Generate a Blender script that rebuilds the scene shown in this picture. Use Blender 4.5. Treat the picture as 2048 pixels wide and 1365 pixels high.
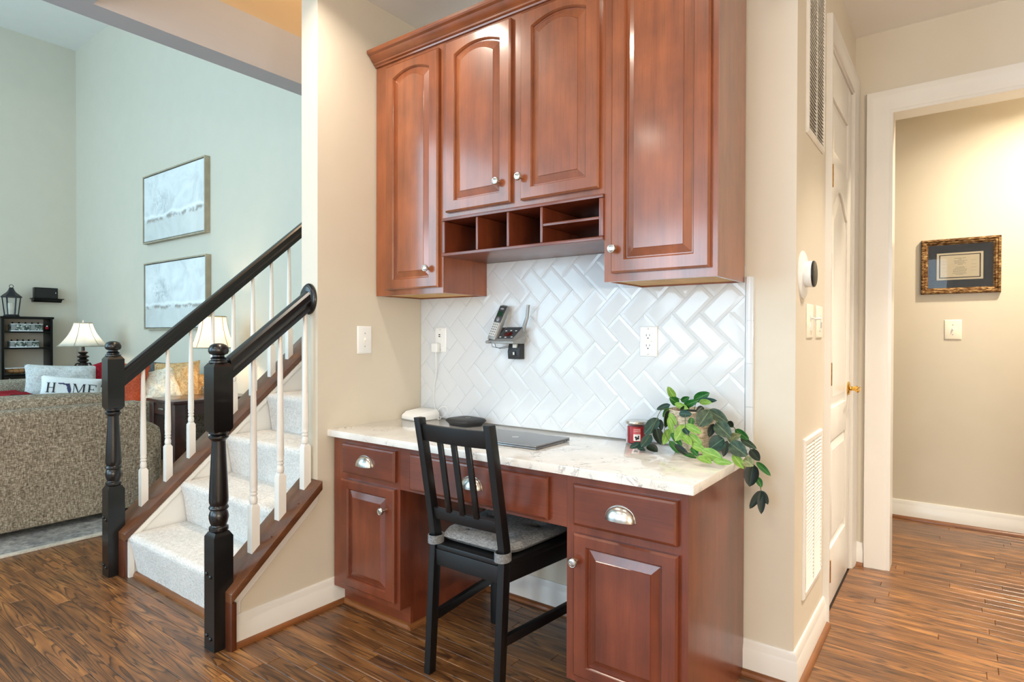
import bpy, bmesh, math, random
from math import sin, cos, pi, radians as rad
from mathutils import Vector, Matrix
from mathutils.geometry import tessellate_polygon

random.seed(7)
for o in list(bpy.data.objects):
    bpy.data.objects.remove(o, do_unlink=True)
S = bpy.context.scene
COL = S.collection

# ------------------------------------------------------------------ camera
camd = bpy.data.cameras.new('camera')
camd.sensor_width = 36.0
camd.lens = 1200.66 / 2048 * 36.0
camd.clip_start = 0.02
cam = bpy.data.objects.new('camera', camd)
COL.objects.link(cam)
_R = Vector((0.8022273, 0.59701247, 0.00273245))
_U = Vector((-0.00726815, 0.00518978, 0.99996012))
_F = Vector((-0.59697448, 0.80221517, -0.00850256))
cam.matrix_world = Matrix(((_R.x, _U.x, -_F.x, 0.0), (_R.y, _U.y, -_F.y, 0.0), (_R.z, _U.z, -_F.z, 1.17), (0, 0, 0, 1)))
S.camera = cam

# ------------------------------------------------------------------ world, lights, exposure
vs = S.view_settings
vs.view_transform = 'Standard'
vs.look = 'None'
vs.exposure = 0.13
vs.gamma = 1.0
vs.use_curve_mapping = False
W = bpy.data.worlds.new('sky')
S.world = W
W.use_nodes = True
wn = W.node_tree
bg = wn.nodes['Background']
bg.inputs['Color'].default_value = (0.60, 0.82, 1.0, 1)
bg.inputs['Strength'].default_value = 0.6


def area(name, loc, look, sx, sy, power, color, spread=180):
    d = bpy.data.lights.new(name, 'AREA')
    d.shape = 'RECTANGLE'
    d.size, d.size_y = sx, sy
    d.energy = power
    d.color = color
    d.spread = rad(spread)
    o = bpy.data.objects.new(name, d)
    COL.objects.link(o)
    o.location = loc
    o.rotation_euler = (Vector(look) - Vector(loc)).to_track_quat('-Z', 'Y').to_euler()
    return o


def can_light(loc, power, color=(1.0, 0.80, 0.58), size=0.13, spread=150):
    d = bpy.data.lights.new('recessed_light', 'AREA')
    d.shape = 'DISK'
    d.size = size
    d.energy = power
    d.color = color
    d.spread = rad(spread)
    o = bpy.data.objects.new('recessed_light', d)
    COL.objects.link(o)
    o.location = loc
    return o


DAY = (0.64, 0.83, 1.0)
# daylight through the kitchen windows behind the camera
area('window_daylight', (-2.75, -3.38, 1.65), (-2.2, 2, 1.2), 1.05, 1.7, 56, DAY)
area('window_daylight', (-0.82, -3.38, 1.65), (-0.8, 2, 1.2), 1.3, 1.7, 58, DAY)
# daylight through the tall family-room windows (front wall, out of frame)
area('window_daylight', (-6.6, -3.3, 2.7), (-7.2, 3.2, 1.9), 4.6, 4.4, 310, (0.52, 0.82, 1.0))
WARM = (1.0, 0.89, 0.75)
for p, e in (((-1.9, 1.30, 2.69), 9), ((-0.72, 1.25, 2.69), 3.5), ((-1.9, -0.6, 2.69), 9), ((-0.5, -0.6, 2.69), 9)):
    can_light(p, e, WARM)
can_light((0.38, 2.6, 2.69), 19, WARM, 0.13, 85)
can_light((0.62, 3.98, 2.69), 40, (1.0, 0.87, 0.66))
can_light((-2.7, 2.1, 5.2), 52, (1.0, 0.72, 0.46), 0.3, 170)


def fill_light(loc, power, color):
    d = bpy.data.lights.new('kitchen_fill_light', 'POINT')
    d.energy = power
    d.color = color
    d.shadow_soft_size = 0.12
    o = bpy.data.objects.new('kitchen_fill_light', d)
    COL.objects.link(o)
    o.location = loc


# added unseen fill lights, low right and behind camera, lifting walls and ceiling
for p in ((2.3, -0.6, 1.25), (2.3, -1.6, 1.25), (2.3, -2.6, 1.25)):
    fill_light(p, 70, (1.0, 0.93, 0.82))

# ------------------------------------------------------------------ helpers
OFF = {}


def lin(r, g, b):
    f = lambda v: (v / 12.92) if v <= 0.04045 else ((v + 0.055) / 1.055) ** 2.4
    return (f(r / 255), f(g / 255), f(b / 255), 1)


class MB:
    def __init__(self, M=None):
        self.v, self.f, self.M = [], [], M

    def add(self, vs_, fs):
        n = len(self.v)
        self.v += [(self.M @ Vector(p)) if self.M else Vector(p) for p in vs_]
        self.f += [tuple(i + n for i in q) for q in fs]
        return self

    def box(self, x0, x1, y0, y1, z0, z1):
        return self.add([(x0, y0, z0), (x1, y0, z0), (x1, y1, z0), (x0, y1, z0), (x0, y0, z1), (x1, y0, z1), (x1, y1, z1), (x0, y1, z1)],
                        [(0, 3, 2, 1), (4, 5, 6, 7), (0, 1, 5, 4), (1, 2, 6, 5), (2, 3, 7, 6), (3, 0, 4, 7)])

    def rings(self, rs, closed=True, cap0=True, cap1=True):
        n = len(rs[0])
        vs_ = [p for r in rs for p in r]
        fs = []
        for k in range(len(rs) - 1):
            for i in range(n if closed else n - 1):
                j = (i + 1) % n
                fs.append((k * n + i, k * n + j, (k + 1) * n + j, (k + 1) * n + i))
        if cap0:
            fs.append(tuple(reversed(range(n))))
        if cap1:
            fs.append(tuple((len(rs) - 1) * n + i for i in range(n)))
        return self.add(vs_, fs)

    def prism(self, pts, axis, a, b):
        def mk(p, t):
            return (t, p[0], p[1]) if axis == 'x' else (p[0], t, p[1]) if axis == 'y' else (p[0], p[1], t)
        return self.rings([[mk(p, a) for p in pts], [mk(p, b) for p in pts]])

    def lathe(self, prof, n=20, c=(0, 0, 0), axis='z', sx=1.0, sy=1.0):
        rs = []
        for r, h in prof:
            r = max(r, 1e-5)
            ring = []
            for i in range(n):
                a = 2 * pi * i / n
                u, w = r * cos(a) * sx, r * sin(a) * sy
                if axis == 'z':
                    ring.append((c[0] + u, c[1] + w, c[2] + h))
                elif axis == 'y':
                    ring.append((c[0] + u, c[1] + h, c[2] + w))
                else:
                    ring.append((c[0] + h, c[1] + u, c[2] + w))
            rs.append(ring)
        return self.rings(rs)

    def tube(self, path, r, n=8):
        path = [Vector(p) for p in path]
        rs = []
        up = Vector((0.13, 0.21, 1)).normalized()
        for i, p in enumerate(path):
            t = (path[min(i + 1, len(path) - 1)] - path[max(i - 1, 0)]).normalized()
            a = t.cross(up)
            if a.length < 1e-3:
                a = t.cross(Vector((1, 0, 0)))
            a.normalize()
            b = a.cross(t)
            rr = r[i] if isinstance(r, (list, tuple)) else r
            rs.append([p + (a * cos(2 * pi * k / n) + b * sin(2 * pi * k / n)) * rr for k in range(n)])
        return self.rings(rs)

    def grid(self, fn, nu, nv):
        vs_ = [fn(i / nu, j / nv) for j in range(nv + 1) for i in range(nu + 1)]
        w = nu + 1
        return self.add(vs_, [(j * w + i, j * w + i + 1, (j + 1) * w + i + 1, (j + 1) * w + i) for j in range(nv) for i in range(nu)])


def mesh(name, mb, mt, bevel=0, seg=2, ang=40, off=None, recalc=True):
    me = bpy.data.meshes.new(name)
    vs_ = [p - off for p in mb.v] if off is not None else mb.v
    me.from_pydata([tuple(p) for p in vs_], [], mb.f)
    bm = bmesh.new()
    bm.from_mesh(me)
    if recalc:
        bmesh.ops.recalc_face_normals(bm, faces=bm.faces)
    if bevel:
        es = [e for e in bm.edges if len(e.link_faces) == 2 and e.calc_face_angle(0) > rad(30)]
        bmesh.ops.bevel(bm, geom=es, offset=bevel, segments=seg, affect='EDGES', profile=0.6, clamp_overlap=True)
    for f in bm.faces:
        f.smooth = True
    bm.to_mesh(me)
    bm.free()
    me.set_sharp_from_angle(angle=rad(ang))
    if mt:
        me.materials.append(mt)
    return me


def thing(name, label, cat, loc=(0, 0, 0), rz=0, group=None, local=False):
    o = bpy.data.objects.new(name, None)
    o.empty_display_size = 0.05
    COL.objects.link(o)
    o.location = loc
    o.rotation_euler = (0, 0, rz)
    o['label'] = label
    o['category'] = cat
    if group:
        o['group'] = group
    OFF[o.name] = Vector((0, 0, 0)) if local else Vector(loc)
    return o


def part(parent, name, mb, mt, bevel=0, seg=2, ang=40, label=None):
    off = OFF[parent.name]
    o = bpy.data.objects.new(name, mesh(name, mb, mt, bevel, seg, ang, off))
    COL.objects.link(o)
    o.parent = parent
    OFF[o.name] = off
    if label:
        o['label'] = label
    return o


def single(name, mb, mt, label=None, cat=None, group=None, kind=None, bevel=0, seg=2, ang=40):
    n = len(mb.v)
    lo = [min(p[i] for p in mb.v) for i in range(3)]
    hi = [max(p[i] for p in mb.v) for i in range(3)]
    off = Vector(((lo[0] + hi[0]) / 2, (lo[1] + hi[1]) / 2, lo[2]))
    o = bpy.data.objects.new(name, mesh(name, mb, mt, bevel, seg, ang, off))
    COL.objects.link(o)
    o.location = off
    OFF[o.name] = off
    for k, v in (('label', label), ('category', cat), ('group', group), ('kind', kind)):
        if v:
            o[k] = v
    return o


def struct(name, mb, mt, bevel=0, seg=1):
    return single(name, mb, mt, kind='structure', bevel=bevel, seg=seg)


def dup(root, loc, label, rz=None):
    r = root.copy()
    COL.objects.link(r)
    r.location = loc
    r['label'] = label
    if rz is not None:
        r.rotation_euler = (0, 0, rz)
    for ch in list(root.children):
        c_ = ch.copy()
        COL.objects.link(c_)
        c_.parent = r
        for g in ch.children:
            d = g.copy()
            COL.objects.link(d)
            d.parent = c_
    return r


def text_mb(body, size, M, mb=None, spacing=1.0, bend=None):
    """letters as flat faces laid on the plane given by M (x right, y up)"""
    cu = bpy.data.curves.new('lettering', 'FONT')
    cu.body = body
    cu.size = size
    cu.align_x = 'CENTER'
    cu.align_y = 'CENTER'
    cu.space_character = spacing
    cu.resolution_u = 3
    ob = bpy.data.objects.new('lettering', cu)
    me = bpy.data.meshes.new_from_object(ob)
    mb = mb or MB()
    vs_ = [v.co.copy() for v in me.vertices]
    fs = [tuple(p.vertices) for p in me.polygons]
    if bend:
        vs_ = [bend(p) for p in vs_]
    mb.add([M @ p for p in vs_], fs)
    bpy.data.objects.remove(ob)
    bpy.data.curves.remove(cu)
    bpy.data.meshes.remove(me)
    return mb


def wallM(x, y, z, face='-y'):
    if face == '-y':
        return Matrix(((1, 0, 0, x), (0, 0, -1, y), (0, 1, 0, z), (0, 0, 0, 1)))
    if face == '+x':
        return Matrix(((0, 0, 1, x), (1, 0, 0, y), (0, 1, 0, z), (0, 0, 0, 1)))
    return Matrix(((1, 0, 0, x), (0, 1, 0, y), (0, 0, 1, z), (0, 0, 0, 1)))


# ------------------------------------------------------------------ materials
class NT:
    def __init__(self, name):
        self.m = bpy.data.materials.new(name)
        self.m.use_nodes = True
        self.t = self.m.node_tree
        self.b = self.t.nodes['Principled BSDF']

    def n(self, typ, **kw):
        nd = self.t.nodes.new(typ)
        for k, v in kw.items():
            if isinstance(k, str) and hasattr(nd, k):
                setattr(nd, k, v)
            else:
                nd.inputs[k].default_value = v
        return nd

    def l(self, a, b):
        self.t.links.new(a, b)

    def coord(self, scale=(1, 1, 1), rnd=0.0, out='Object'):
        tc = self.n('ShaderNodeTexCoord')
        mp = self.n('ShaderNodeMapping')
        mp.inputs['Scale'].default_value = scale
        src = tc.outputs[out]
        if rnd:
            oi = self.n('ShaderNodeObjectInfo')
            ml = self.n('ShaderNodeVectorMath', operation='SCALE')
            cb = self.n('ShaderNodeCombineXYZ')
            for k in ('X', 'Y', 'Z'):
                self.l(oi.outputs['Random'], cb.inputs[k])
            ml.inputs['Scale'].default_value = rnd
            self.l(cb.outputs[0], ml.inputs[0])
            ad = self.n('ShaderNodeVectorMath', operation='ADD')
            self.l(src, ad.inputs[0])
            self.l(ml.outputs[0], ad.inputs[1])
            src = ad.outputs[0]
        self.l(src, mp.inputs['Vector'])
        return mp.outputs['Vector']

    def noise(self, vec, scale=5, detail=4, rough=0.5, dist=0.0):
        nd = self.n('ShaderNodeTexNoise')
        nd.inputs['Scale'].default_value = scale
        nd.inputs['Detail'].default_value = detail
        nd.inputs['Roughness'].default_value = rough
        nd.inputs['Distortion'].default_value = dist
        self.l(vec, nd.inputs['Vector'])
        return nd.outputs['Fac']

    def ramp(self, fac, stops):
        nd = self.n('ShaderNodeValToRGB')
        e = nd.color_ramp.elements
        e[0].position, e[0].color = stops[0]
        e[1].position, e[1].color = stops[-1]
        for p, c_ in stops[1:-1]:
            x = e.new(p)
            x.color = c_
        self.l(fac, nd.inputs['Fac'])
        return nd.outputs['Color']

    def mix(self, a, b, fac, mode='MIX'):
        nd = self.n('ShaderNodeMix', data_type='RGBA', blend_type=mode)
        for sock, v in ((nd.inputs[0], fac), (nd.inputs[6], a), (nd.inputs[7], b)):
            if hasattr(v, 'is_output'):
                self.l(v, sock)
            else:
                sock.default_value = v
        return nd.outputs[2]

    def math(self, op, a, b=None):
        nd = self.n('ShaderNodeMath', operation=op)
        for i, v in enumerate((a, b)):
            if v is None:
                continue
            if hasattr(v, 'is_output'):
                self.l(v, nd.inputs[i])
            else:
                nd.inputs[i].default_value = v
        return nd.outputs[0]

    def bump(self, h, strength=0.2, dist=0.01):
        nd = self.n('ShaderNodeBump')
        nd.inputs['Strength'].default_value = strength
        nd.inputs['Distance'].default_value = dist
        self.l(h, nd.inputs['Height'])
        self.l(nd.outputs[0], self.b.inputs['Normal'])

    def fin(self, color=None, rough=0.5, metal=0.0, coat=0.0, crough=0.05, spec=None):
        b = self.b
        if color is not None:
            if hasattr(color, 'is_output'):
                self.l(color, b.inputs['Base Color'])
            else:
                b.inputs['Base Color'].default_value = color
        b.inputs['Roughness'].default_value = rough
        b.inputs['Metallic'].default_value = metal
        b.inputs['Coat Weight'].default_value = coat
        b.inputs['Coat Roughness'].default_value = crough
        if spec is not None:
            b.inputs['Specular IOR Level'].default_value = spec
        return self.m


def plain(name, col, rough=0.5, metal=0.0, coat=0.0, var=0.06, vs_=30.0, bump=0.0, bs=200.0, bd=0.002, spec=None):
    t = NT(name)
    v = t.coord()
    f = t.noise(v, vs_, 3)
    d = tuple(c_ * (1 - var) for c_ in col[:3]) + (1,)
    u = tuple(min(1, c_ * (1 + var)) for c_ in col[:3]) + (1,)
    c_ = t.ramp(f, [(0.3, d), (0.7, u)])
    if bump:
        t.bump(t.noise(v, bs, 4, 0.7), bump, bd)
    return t.fin(c_, rough, metal, coat, spec=spec)


def wood(name, dark, mid, light, axis='z', rough=0.3, coat=0.5, crough=0.12, sc=1.0, streak=0.5, blotch=0.5):
    t = NT(name)
    s = [11 * sc] * 3
    s['xyz'.index(axis)] = 0.8 * sc
    f1 = t.noise(t.coord(tuple(s)), 1.3, 5, 0.55, 0.35)
    lo = tuple(m_ * 0.62 + d_ * 0.38 for m_, d_ in zip(mid, dark))
    hi = tuple(m_ * 0.55 + l_ * 0.45 for m_, l_ in zip(mid, light))
    c_ = t.ramp(f1, [(0.30, lo), (0.5, mid), (0.72, hi)])
    s2 = [85 * sc] * 3
    s2['xyz'.index(axis)] = 2.2 * sc
    f2 = t.noise(t.coord(tuple(s2)), 3, 4, 0.6)
    c_ = t.mix(c_, dark, t.math('MULTIPLY', t.math('MAXIMUM', t.math('SUBTRACT', f2, 0.5), 0.0), streak * 2.6), 'MIX')
    f3 = t.noise(t.coord((3.4, 3.4, 2.4)), 1.9, 4, 0.55)
    c_ = t.mix(c_, t.ramp(f3, [(0.32, (0.66, 0.63, 0.62, 1)), (0.68, (1.22, 1.2, 1.18, 1))]), blotch, 'MULTIPLY')
    t.bump(f2, 0.04, 0.001)
    return t.fin(c_, rough, 0, coat, crough)


def make_floor_mat():
    t = NT('oak_floor')
    v = t.coord((0.8, 11.5, 1.0), rnd=37.0)
    f = t.noise(v, 1.35, 2.0, 0.42, 0.15)
    ring = t.math('FRACT', t.math('MULTIPLY', f, 15.0))
    line = t.ramp(ring, [(0.0, (1, 1, 1, 1)), (0.16, (0.55, 0.55, 0.55, 1)), (0.42, (0.12, 0.12, 0.12, 1)), (0.85, (0, 0, 0, 1)), (1.0, (1, 1, 1, 1))])
    base = t.noise(t.coord((2.5, 18, 1), rnd=11.0), 1.5, 4)
    c_ = t.ramp(base, [(0.3, lin(102, 66, 38)), (0.55, lin(142, 95, 53)), (0.75, lin(182, 129, 74))])
    por = t.noise(t.coord((9, 420, 1), rnd=5.0), 2.0, 3, 0.7)
    c_ = t.mix(c_, lin(50, 30, 18), t.math('MULTIPLY', line, 0.9))
    c_ = t.mix(c_, lin(58, 34, 20), t.math('MULTIPLY', t.math('GREATER_THAN', por, 0.58), 0.36))
    oi = t.n('ShaderNodeObjectInfo')
    tint = t.ramp(oi.outputs['Random'], [(0.0, (0.66, 0.64, 0.63, 1)), (0.45, (0.90, 0.89, 0.88, 1)), (1.0, (1.14, 1.11, 1.06, 1))])
    c_ = t.mix(c_, tint, 1.0, 'MULTIPLY')
    t.bump(t.math('ADD', line, t.math('MULTIPLY', por, 0.4)), 0.06, 0.0006)
    return t.fin(c_, 0.36, 0, 0.25, 0.2)


def make_quartz():
    t = NT('white_quartz')
    v = t.coord()
    c_ = t.ramp(t.noise(v, 9, 5, 0.6), [(0.3, lin(224, 220, 213)), (0.7, lin(240, 238, 233))])
    for sc_, w_, lo_, hi_, st in ((4.2, 0.012, 0.50, 0.60, 0.85), (9.5, 0.02, 0.50, 0.62, 0.6)):
        n1 = t.noise(t.coord((1, 1.25, 1)), sc_, 7, 0.6, 1.1)
        d = t.math('ABSOLUTE', t.math('SUBTRACT', n1, 0.5))
        vein = t.ramp(d, [(0.0, (1, 1, 1, 1)), (w_ * 0.4, (0.45, 0.45, 0.45, 1)), (w_, (0, 0, 0, 1))])
        msk = t.ramp(t.noise(v, sc_ * 1.45, 3), [(lo_, (0, 0, 0, 1)), (hi_, (1, 1, 1, 1))])
        c_ = t.mix(c_, lin(118, 114, 112), t.math('MULTIPLY', t.math('MULTIPLY', vein, msk), st))
    return t.fin(c_, 0.12, 0, 0.5, 0.03)


def make_fabric(name, c1, c2, c3, sc=260.0, stretch=(1, 1, 1), bump=0.5, bd=0.003):
    t = NT(name)
    a = t.noise(t.coord((1 * stretch[0], 1 * stretch[1], 0.25 * stretch[2])), sc, 2, 0.7)
    b = t.noise(t.coord((0.3, 0.3, 1.2)), sc, 2, 0.7)
    f = t.math('MULTIPLY', t.math('ADD', a, b), 0.5)
    c_ = t.ramp(f, [(0.36, c1), (0.5, c2), (0.64, c3)])
    big = t.noise(t.coord(), 4, 3)
    c_ = t.mix(c_, t.ramp(big, [(0.3, (0.86, 0.86, 0.86, 1)), (0.7, (1.08, 1.08, 1.08, 1))]), 0.8, 'MULTIPLY')
    t.bump(f, bump, bd)
    return t.fin(c_, 0.95, spec=0.15)


M = {}
M['wall'] = plain('greige_paint', lin(212, 203, 186), 0.55, var=0.012, vs_=6, bump=0.03, bs=420)
M['ceil'] = plain('ceiling_paint', lin(240, 238, 233), 0.7, var=0.01, vs_=5)
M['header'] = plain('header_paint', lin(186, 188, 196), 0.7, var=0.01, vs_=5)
M['tan'] = plain('tan_paint', lin(205, 186, 156), 0.6, var=0.015, vs_=5)
M['trim'] = plain('white_trim_paint', lin(226, 223, 217), 0.28, var=0.012, vs_=8, coat=0.15)
CH = (lin(84, 37, 16), lin(142, 75, 35), lin(172, 100, 53))
M['cherry'] = wood('cherry_vertical', *CH, axis='z', rough=0.38, crough=0.15, coat=1.0, blotch=0.75)
M['cherry_x'] = wood('cherry_horizontal', *CH, axis='x', rough=0.38, crough=0.15, coat=1.0, blotch=0.75)
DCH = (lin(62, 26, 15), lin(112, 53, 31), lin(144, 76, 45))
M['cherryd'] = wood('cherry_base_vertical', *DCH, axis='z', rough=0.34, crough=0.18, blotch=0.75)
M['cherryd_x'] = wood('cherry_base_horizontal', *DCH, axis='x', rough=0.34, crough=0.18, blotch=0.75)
M['maple'] = wood('raw_maple', lin(190, 146, 84), lin(214, 172, 108), lin(228, 190, 128), axis='x', rough=0.6, coat=0.0)
M['shoe'] = wood('stained_oak_trim', lin(72, 40, 20), lin(128, 78, 40), lin(160, 104, 56), axis='x', rough=0.35, coat=0.3)
M['shoe_y'] = wood('stained_oak_trim_deep', lin(72, 40, 20), lin(128, 78, 40), lin(160, 104, 56), axis='y', rough=0.35, coat=0.3)
M['cap'] = wood('stained_oak_cap', lin(48, 27, 15), lin(98, 60, 36), lin(134, 88, 54), axis='y', rough=0.3, coat=0.35, streak=1.0)
M['capz'] = wood('stained_oak_board', lin(40, 18, 10), lin(88, 44, 24), lin(120, 66, 38), axis='z', rough=0.3, coat=0.35)
M['floor'] = make_floor_mat()
M['sub'] = plain('subfloor_gap', lin(40, 26, 17), 0.8)
M['black'] = plain('satin_black_paint', lin(11, 11, 12), 0.3, coat=0.2, var=0.1, vs_=12)
M['blackw'] = wood('black_stained_wood', lin(4, 4, 5), lin(8, 8, 10), lin(15, 16, 19), axis='z', rough=0.42, coat=0.1, blotch=0.2)
M['blackf'] = plain('black_furniture', lin(5, 5, 6), 0.3, var=0.15, spec=0.25)
M['carpet'] = make_fabric('cream_carpet', lin(196, 192, 187), lin(219, 216, 211), lin(234, 232, 228), 210, bump=0.9, bd=0.008)
M['quartz'] = make_quartz()
M['tile'] = plain('white_glazed_tile', lin(214, 219, 223), 0.08, spec=0.32, coat=0.0, var=0.008, vs_=3)
M['grout'] = plain('pale_grout', lin(214, 218, 220), 0.8, var=0.03)
M['nickel'] = plain('brushed_nickel', lin(206, 203, 196), 0.24, metal=1.0, var=0.04, vs_=60)
M['brass'] = plain('polished_brass', lin(222, 178, 92), 0.18, metal=1.0, var=0.06)
M['abrass'] = plain('antique_brass', lin(190, 146, 84), 0.35, metal=1.0, var=0.2, vs_=80)
M['plastic'] = plain('white_plastic', lin(234, 236, 235), 0.3, var=0.01)
M['plasticw'] = plain('ivory_plastic', lin(240, 234, 216), 0.32, var=0.01)
M['slot'] = plain('dark_slot', lin(28, 28, 28), 0.6)
M['grey'] = plain('dark_grey_plastic', lin(62, 66, 70), 0.35, var=0.05)
M['silver'] = plain('silver_plastic', lin(150, 152, 151), 0.34, metal=0.3, var=0.03)
M['lcd'] = plain('green_lcd', lin(22, 66, 48), 0.2, coat=0.4)
M['redlens'] = plain('dark_red_lens', lin(74, 24, 20), 0.12, coat=0.5)
M['key'] = plain('pale_keys', lin(214, 214, 210), 0.4)
M['alu'] = plain('space_grey_aluminium', lin(142, 142, 144), 0.36, metal=0.75, var=0.02)
M['alul'] = plain('mark_on_aluminium', lin(178, 178, 180), 0.2, metal=0.8, var=0.01)
M['matteblack'] = plain('matte_black_plastic', lin(38, 39, 41), 0.5, var=0.05, bump=0.1, bs=500)
M['ink'] = plain('black_ink', lin(34, 34, 40), 0.7)
M['navy'] = plain('navy_ink', lin(58, 60, 92), 0.8)
M['paper'] = plain('cream_paper', lin(232, 220, 192), 0.7, var=0.02)
M['matblack'] = plain('black_mat_board', lin(12, 10, 11), 0.4, coat=0.0)
M['frame'] = make_fabric('distressed_bronze_frame', lin(40, 22, 12), lin(112, 80, 48), lin(186, 156, 112), 110, stretch=(0.35, 1, 3), bump=0.3)
M['sofa'] = make_fabric('brown_tweed', lin(88, 78, 66), lin(144, 133, 116), lin(198, 190, 174), 170, bump=0.6)
M['greyplush'] = make_fabric('grey_plush', lin(176, 176, 174), lin(202, 202, 200), lin(222, 222, 220), 90, bump=0.8)
M['whitecotton'] = make_fabric('white_cotton', lin(222, 222, 220), lin(234, 234, 232), lin(244, 244, 242), 400, bump=0.15)
M['redknit'] = make_fabric('red_knit', lin(98, 12, 22), lin(140, 22, 34), lin(168, 42, 50), 120, bump=0.8)
M['rust'] = make_fabric('rust_fabric', lin(146, 58, 36), lin(178, 80, 52), lin(196, 100, 70), 200, bump=0.4)
M['charcoal'] = make_fabric('charcoal_fabric', lin(66, 66, 66), lin(92, 92, 90), lin(112, 112, 110), 200, bump=0.4)
M['knit'] = make_fabric('cream_knit', lin(196, 184, 164), lin(226, 216, 198), lin(240, 232, 216), 60, bump=1.0, bd=0.01)
M['gold'] = make_fabric('golden_sherpa', lin(160, 122, 78), lin(198, 160, 112), lin(220, 188, 144), 70, bump=1.0, bd=0.012)
M['rug'] = make_fabric('grey_rug', lin(112, 114, 116), lin(150, 152, 152), lin(190, 190, 186), 60, stretch=(4, 1, 1), bump=0.6)
M['rugedge'] = make_fabric('pale_rug_binding', lin(186, 182, 170), lin(206, 202, 190), lin(220, 216, 206), 120)
M['cushion'] = make_fabric('grey_ticking', lin(92, 94, 96), lin(122, 123, 124), lin(150, 151, 152), 300, stretch=(0.3, 3, 1), bump=0.3)
M['darkwood'] = wood('espresso_wood', lin(34, 12, 10), lin(58, 24, 18), lin(84, 40, 28), axis='x', rough=0.3, coat=0.4)
M['basket'] = make_fabric('woven_basket', lin(152, 134, 110), lin(206, 192, 168), lin(232, 222, 204), 150, stretch=(1, 1, 5), bump=0.9, bd=0.005)
M['soil'] = plain('moss_soil', lin(44, 40, 30), 0.95, var=0.4, bump=0.8, bs=120, bd=0.01)
M['stem'] = plain('plant_stem', lin(78, 92, 48), 0.6)
M['wax'] = plain('red_wax', lin(170, 24, 38), 0.4)
M['label'] = plain('candle_label_print', lin(196, 40, 50), 0.5)
M['labelw'] = plain('candle_label_white', lin(236, 228, 222), 0.5)
M['iron'] = plain('dark_iron', lin(52, 52, 56), 0.4, metal=0.6, var=0.2)
M['bronze'] = plain('bronze_lamp_metal', lin(56, 48, 44), 0.3, metal=0.7, var=0.4, vs_=40)
M['taupewood'] = wood('taupe_frame_wood', lin(140, 128, 108), lin(172, 160, 138), lin(194, 184, 162), axis='z', rough=0.6, coat=0.0)
M['candle'] = plain('ivory_candle', lin(236, 226, 208), 0.5)
M['orangeball'] = plain('orange_ball', lin(196, 140, 88), 0.6, bump=0.2)


def leaf_mat(name, c1, c2, c3):
    t = NT(name)
    v = t.coord()
    sep = t.n('ShaderNodeSeparateXYZ')
    tc = t.n('ShaderNodeTexCoord')
    t.l(tc.outputs['Object'], sep.inputs[0])
    ax = t.math('ABSOLUTE', sep.outputs['X'])
    rib = t.ramp(ax, [(0.0, (1, 1, 1, 1)), (0.018, (0.6, 0.6, 0.6, 1)), (0.045, (0, 0, 0, 1))])
    c_ = t.ramp(t.noise(v, 3.2, 4), [(0.3, c1), (0.7, c2)])
    c_ = t.mix(c_, c3, t.math('MULTIPLY', rib, 0.5))
    return t.fin(c_, 0.42, spec=0.3)


LEAF = [leaf_mat('leaf_mid_green', lin(18, 70, 26), lin(44, 112, 42), lin(140, 176, 96)),
        leaf_mat('leaf_pale_green', lin(92, 134, 44), lin(136, 172, 80), lin(190, 208, 140)),
        leaf_mat('leaf_dark_green', lin(6, 16, 12), lin(14, 36, 22), lin(60, 92, 52)),
        leaf_mat('leaf_teal_green', lin(14, 40, 36), lin(36, 74, 64), lin(104, 138, 116)),
        leaf_mat('leaf_grey_green', lin(26, 44, 36), lin(76, 96, 72), lin(140, 154, 118)),
        leaf_mat('leaf_olive_green', lin(88, 92, 58), lin(150, 158, 114), lin(190, 194, 152))]


def glass_mat(name, col=(1, 1, 1, 1), rough=0.02):
    t = NT(name)
    t.b.inputs['Transmission Weight'].default_value = 1.0
    t.b.inputs['IOR'].default_value = 1.2
    v = t.coord()
    return t.fin(t.ramp(t.noise(v, 2, 2), [(0.0, col), (1.0, col)]), rough)


M['glass'] = glass_mat('clear_glass')


def shade_mat(name, col, emit, estr):
    t = NT(name)
    v = t.coord((60, 60, 4))
    c_ = t.ramp(t.noise(v, 3, 3), [(0.3, tuple(x * 0.94 for x in col[:3]) + (1,)), (0.7, col)])
    t.l(c_, t.b.inputs['Emission Color'])
    t.b.inputs['Emission Color'].default_value = emit
    t.fin(c_, 0.8)
    tr = t.n('ShaderNodeBsdfTranslucent')
    t.l(c_, tr.inputs['Color'])
    mx = t.n('ShaderNodeMixShader')
    mx.inputs['Fac'].default_value = 0.55
    t.l(t.b.outputs[0], mx.inputs[1])
    t.l(tr.outputs[0], mx.inputs[2])
    t.l(mx.outputs[0], t.t.nodes['Material Output'].inputs['Surface'])
    return t.m


M['shade'] = shade_mat('ivory_lamp_shade', lin(238, 234, 224), (1, 0.9, 0.7, 1), 0)


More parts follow.
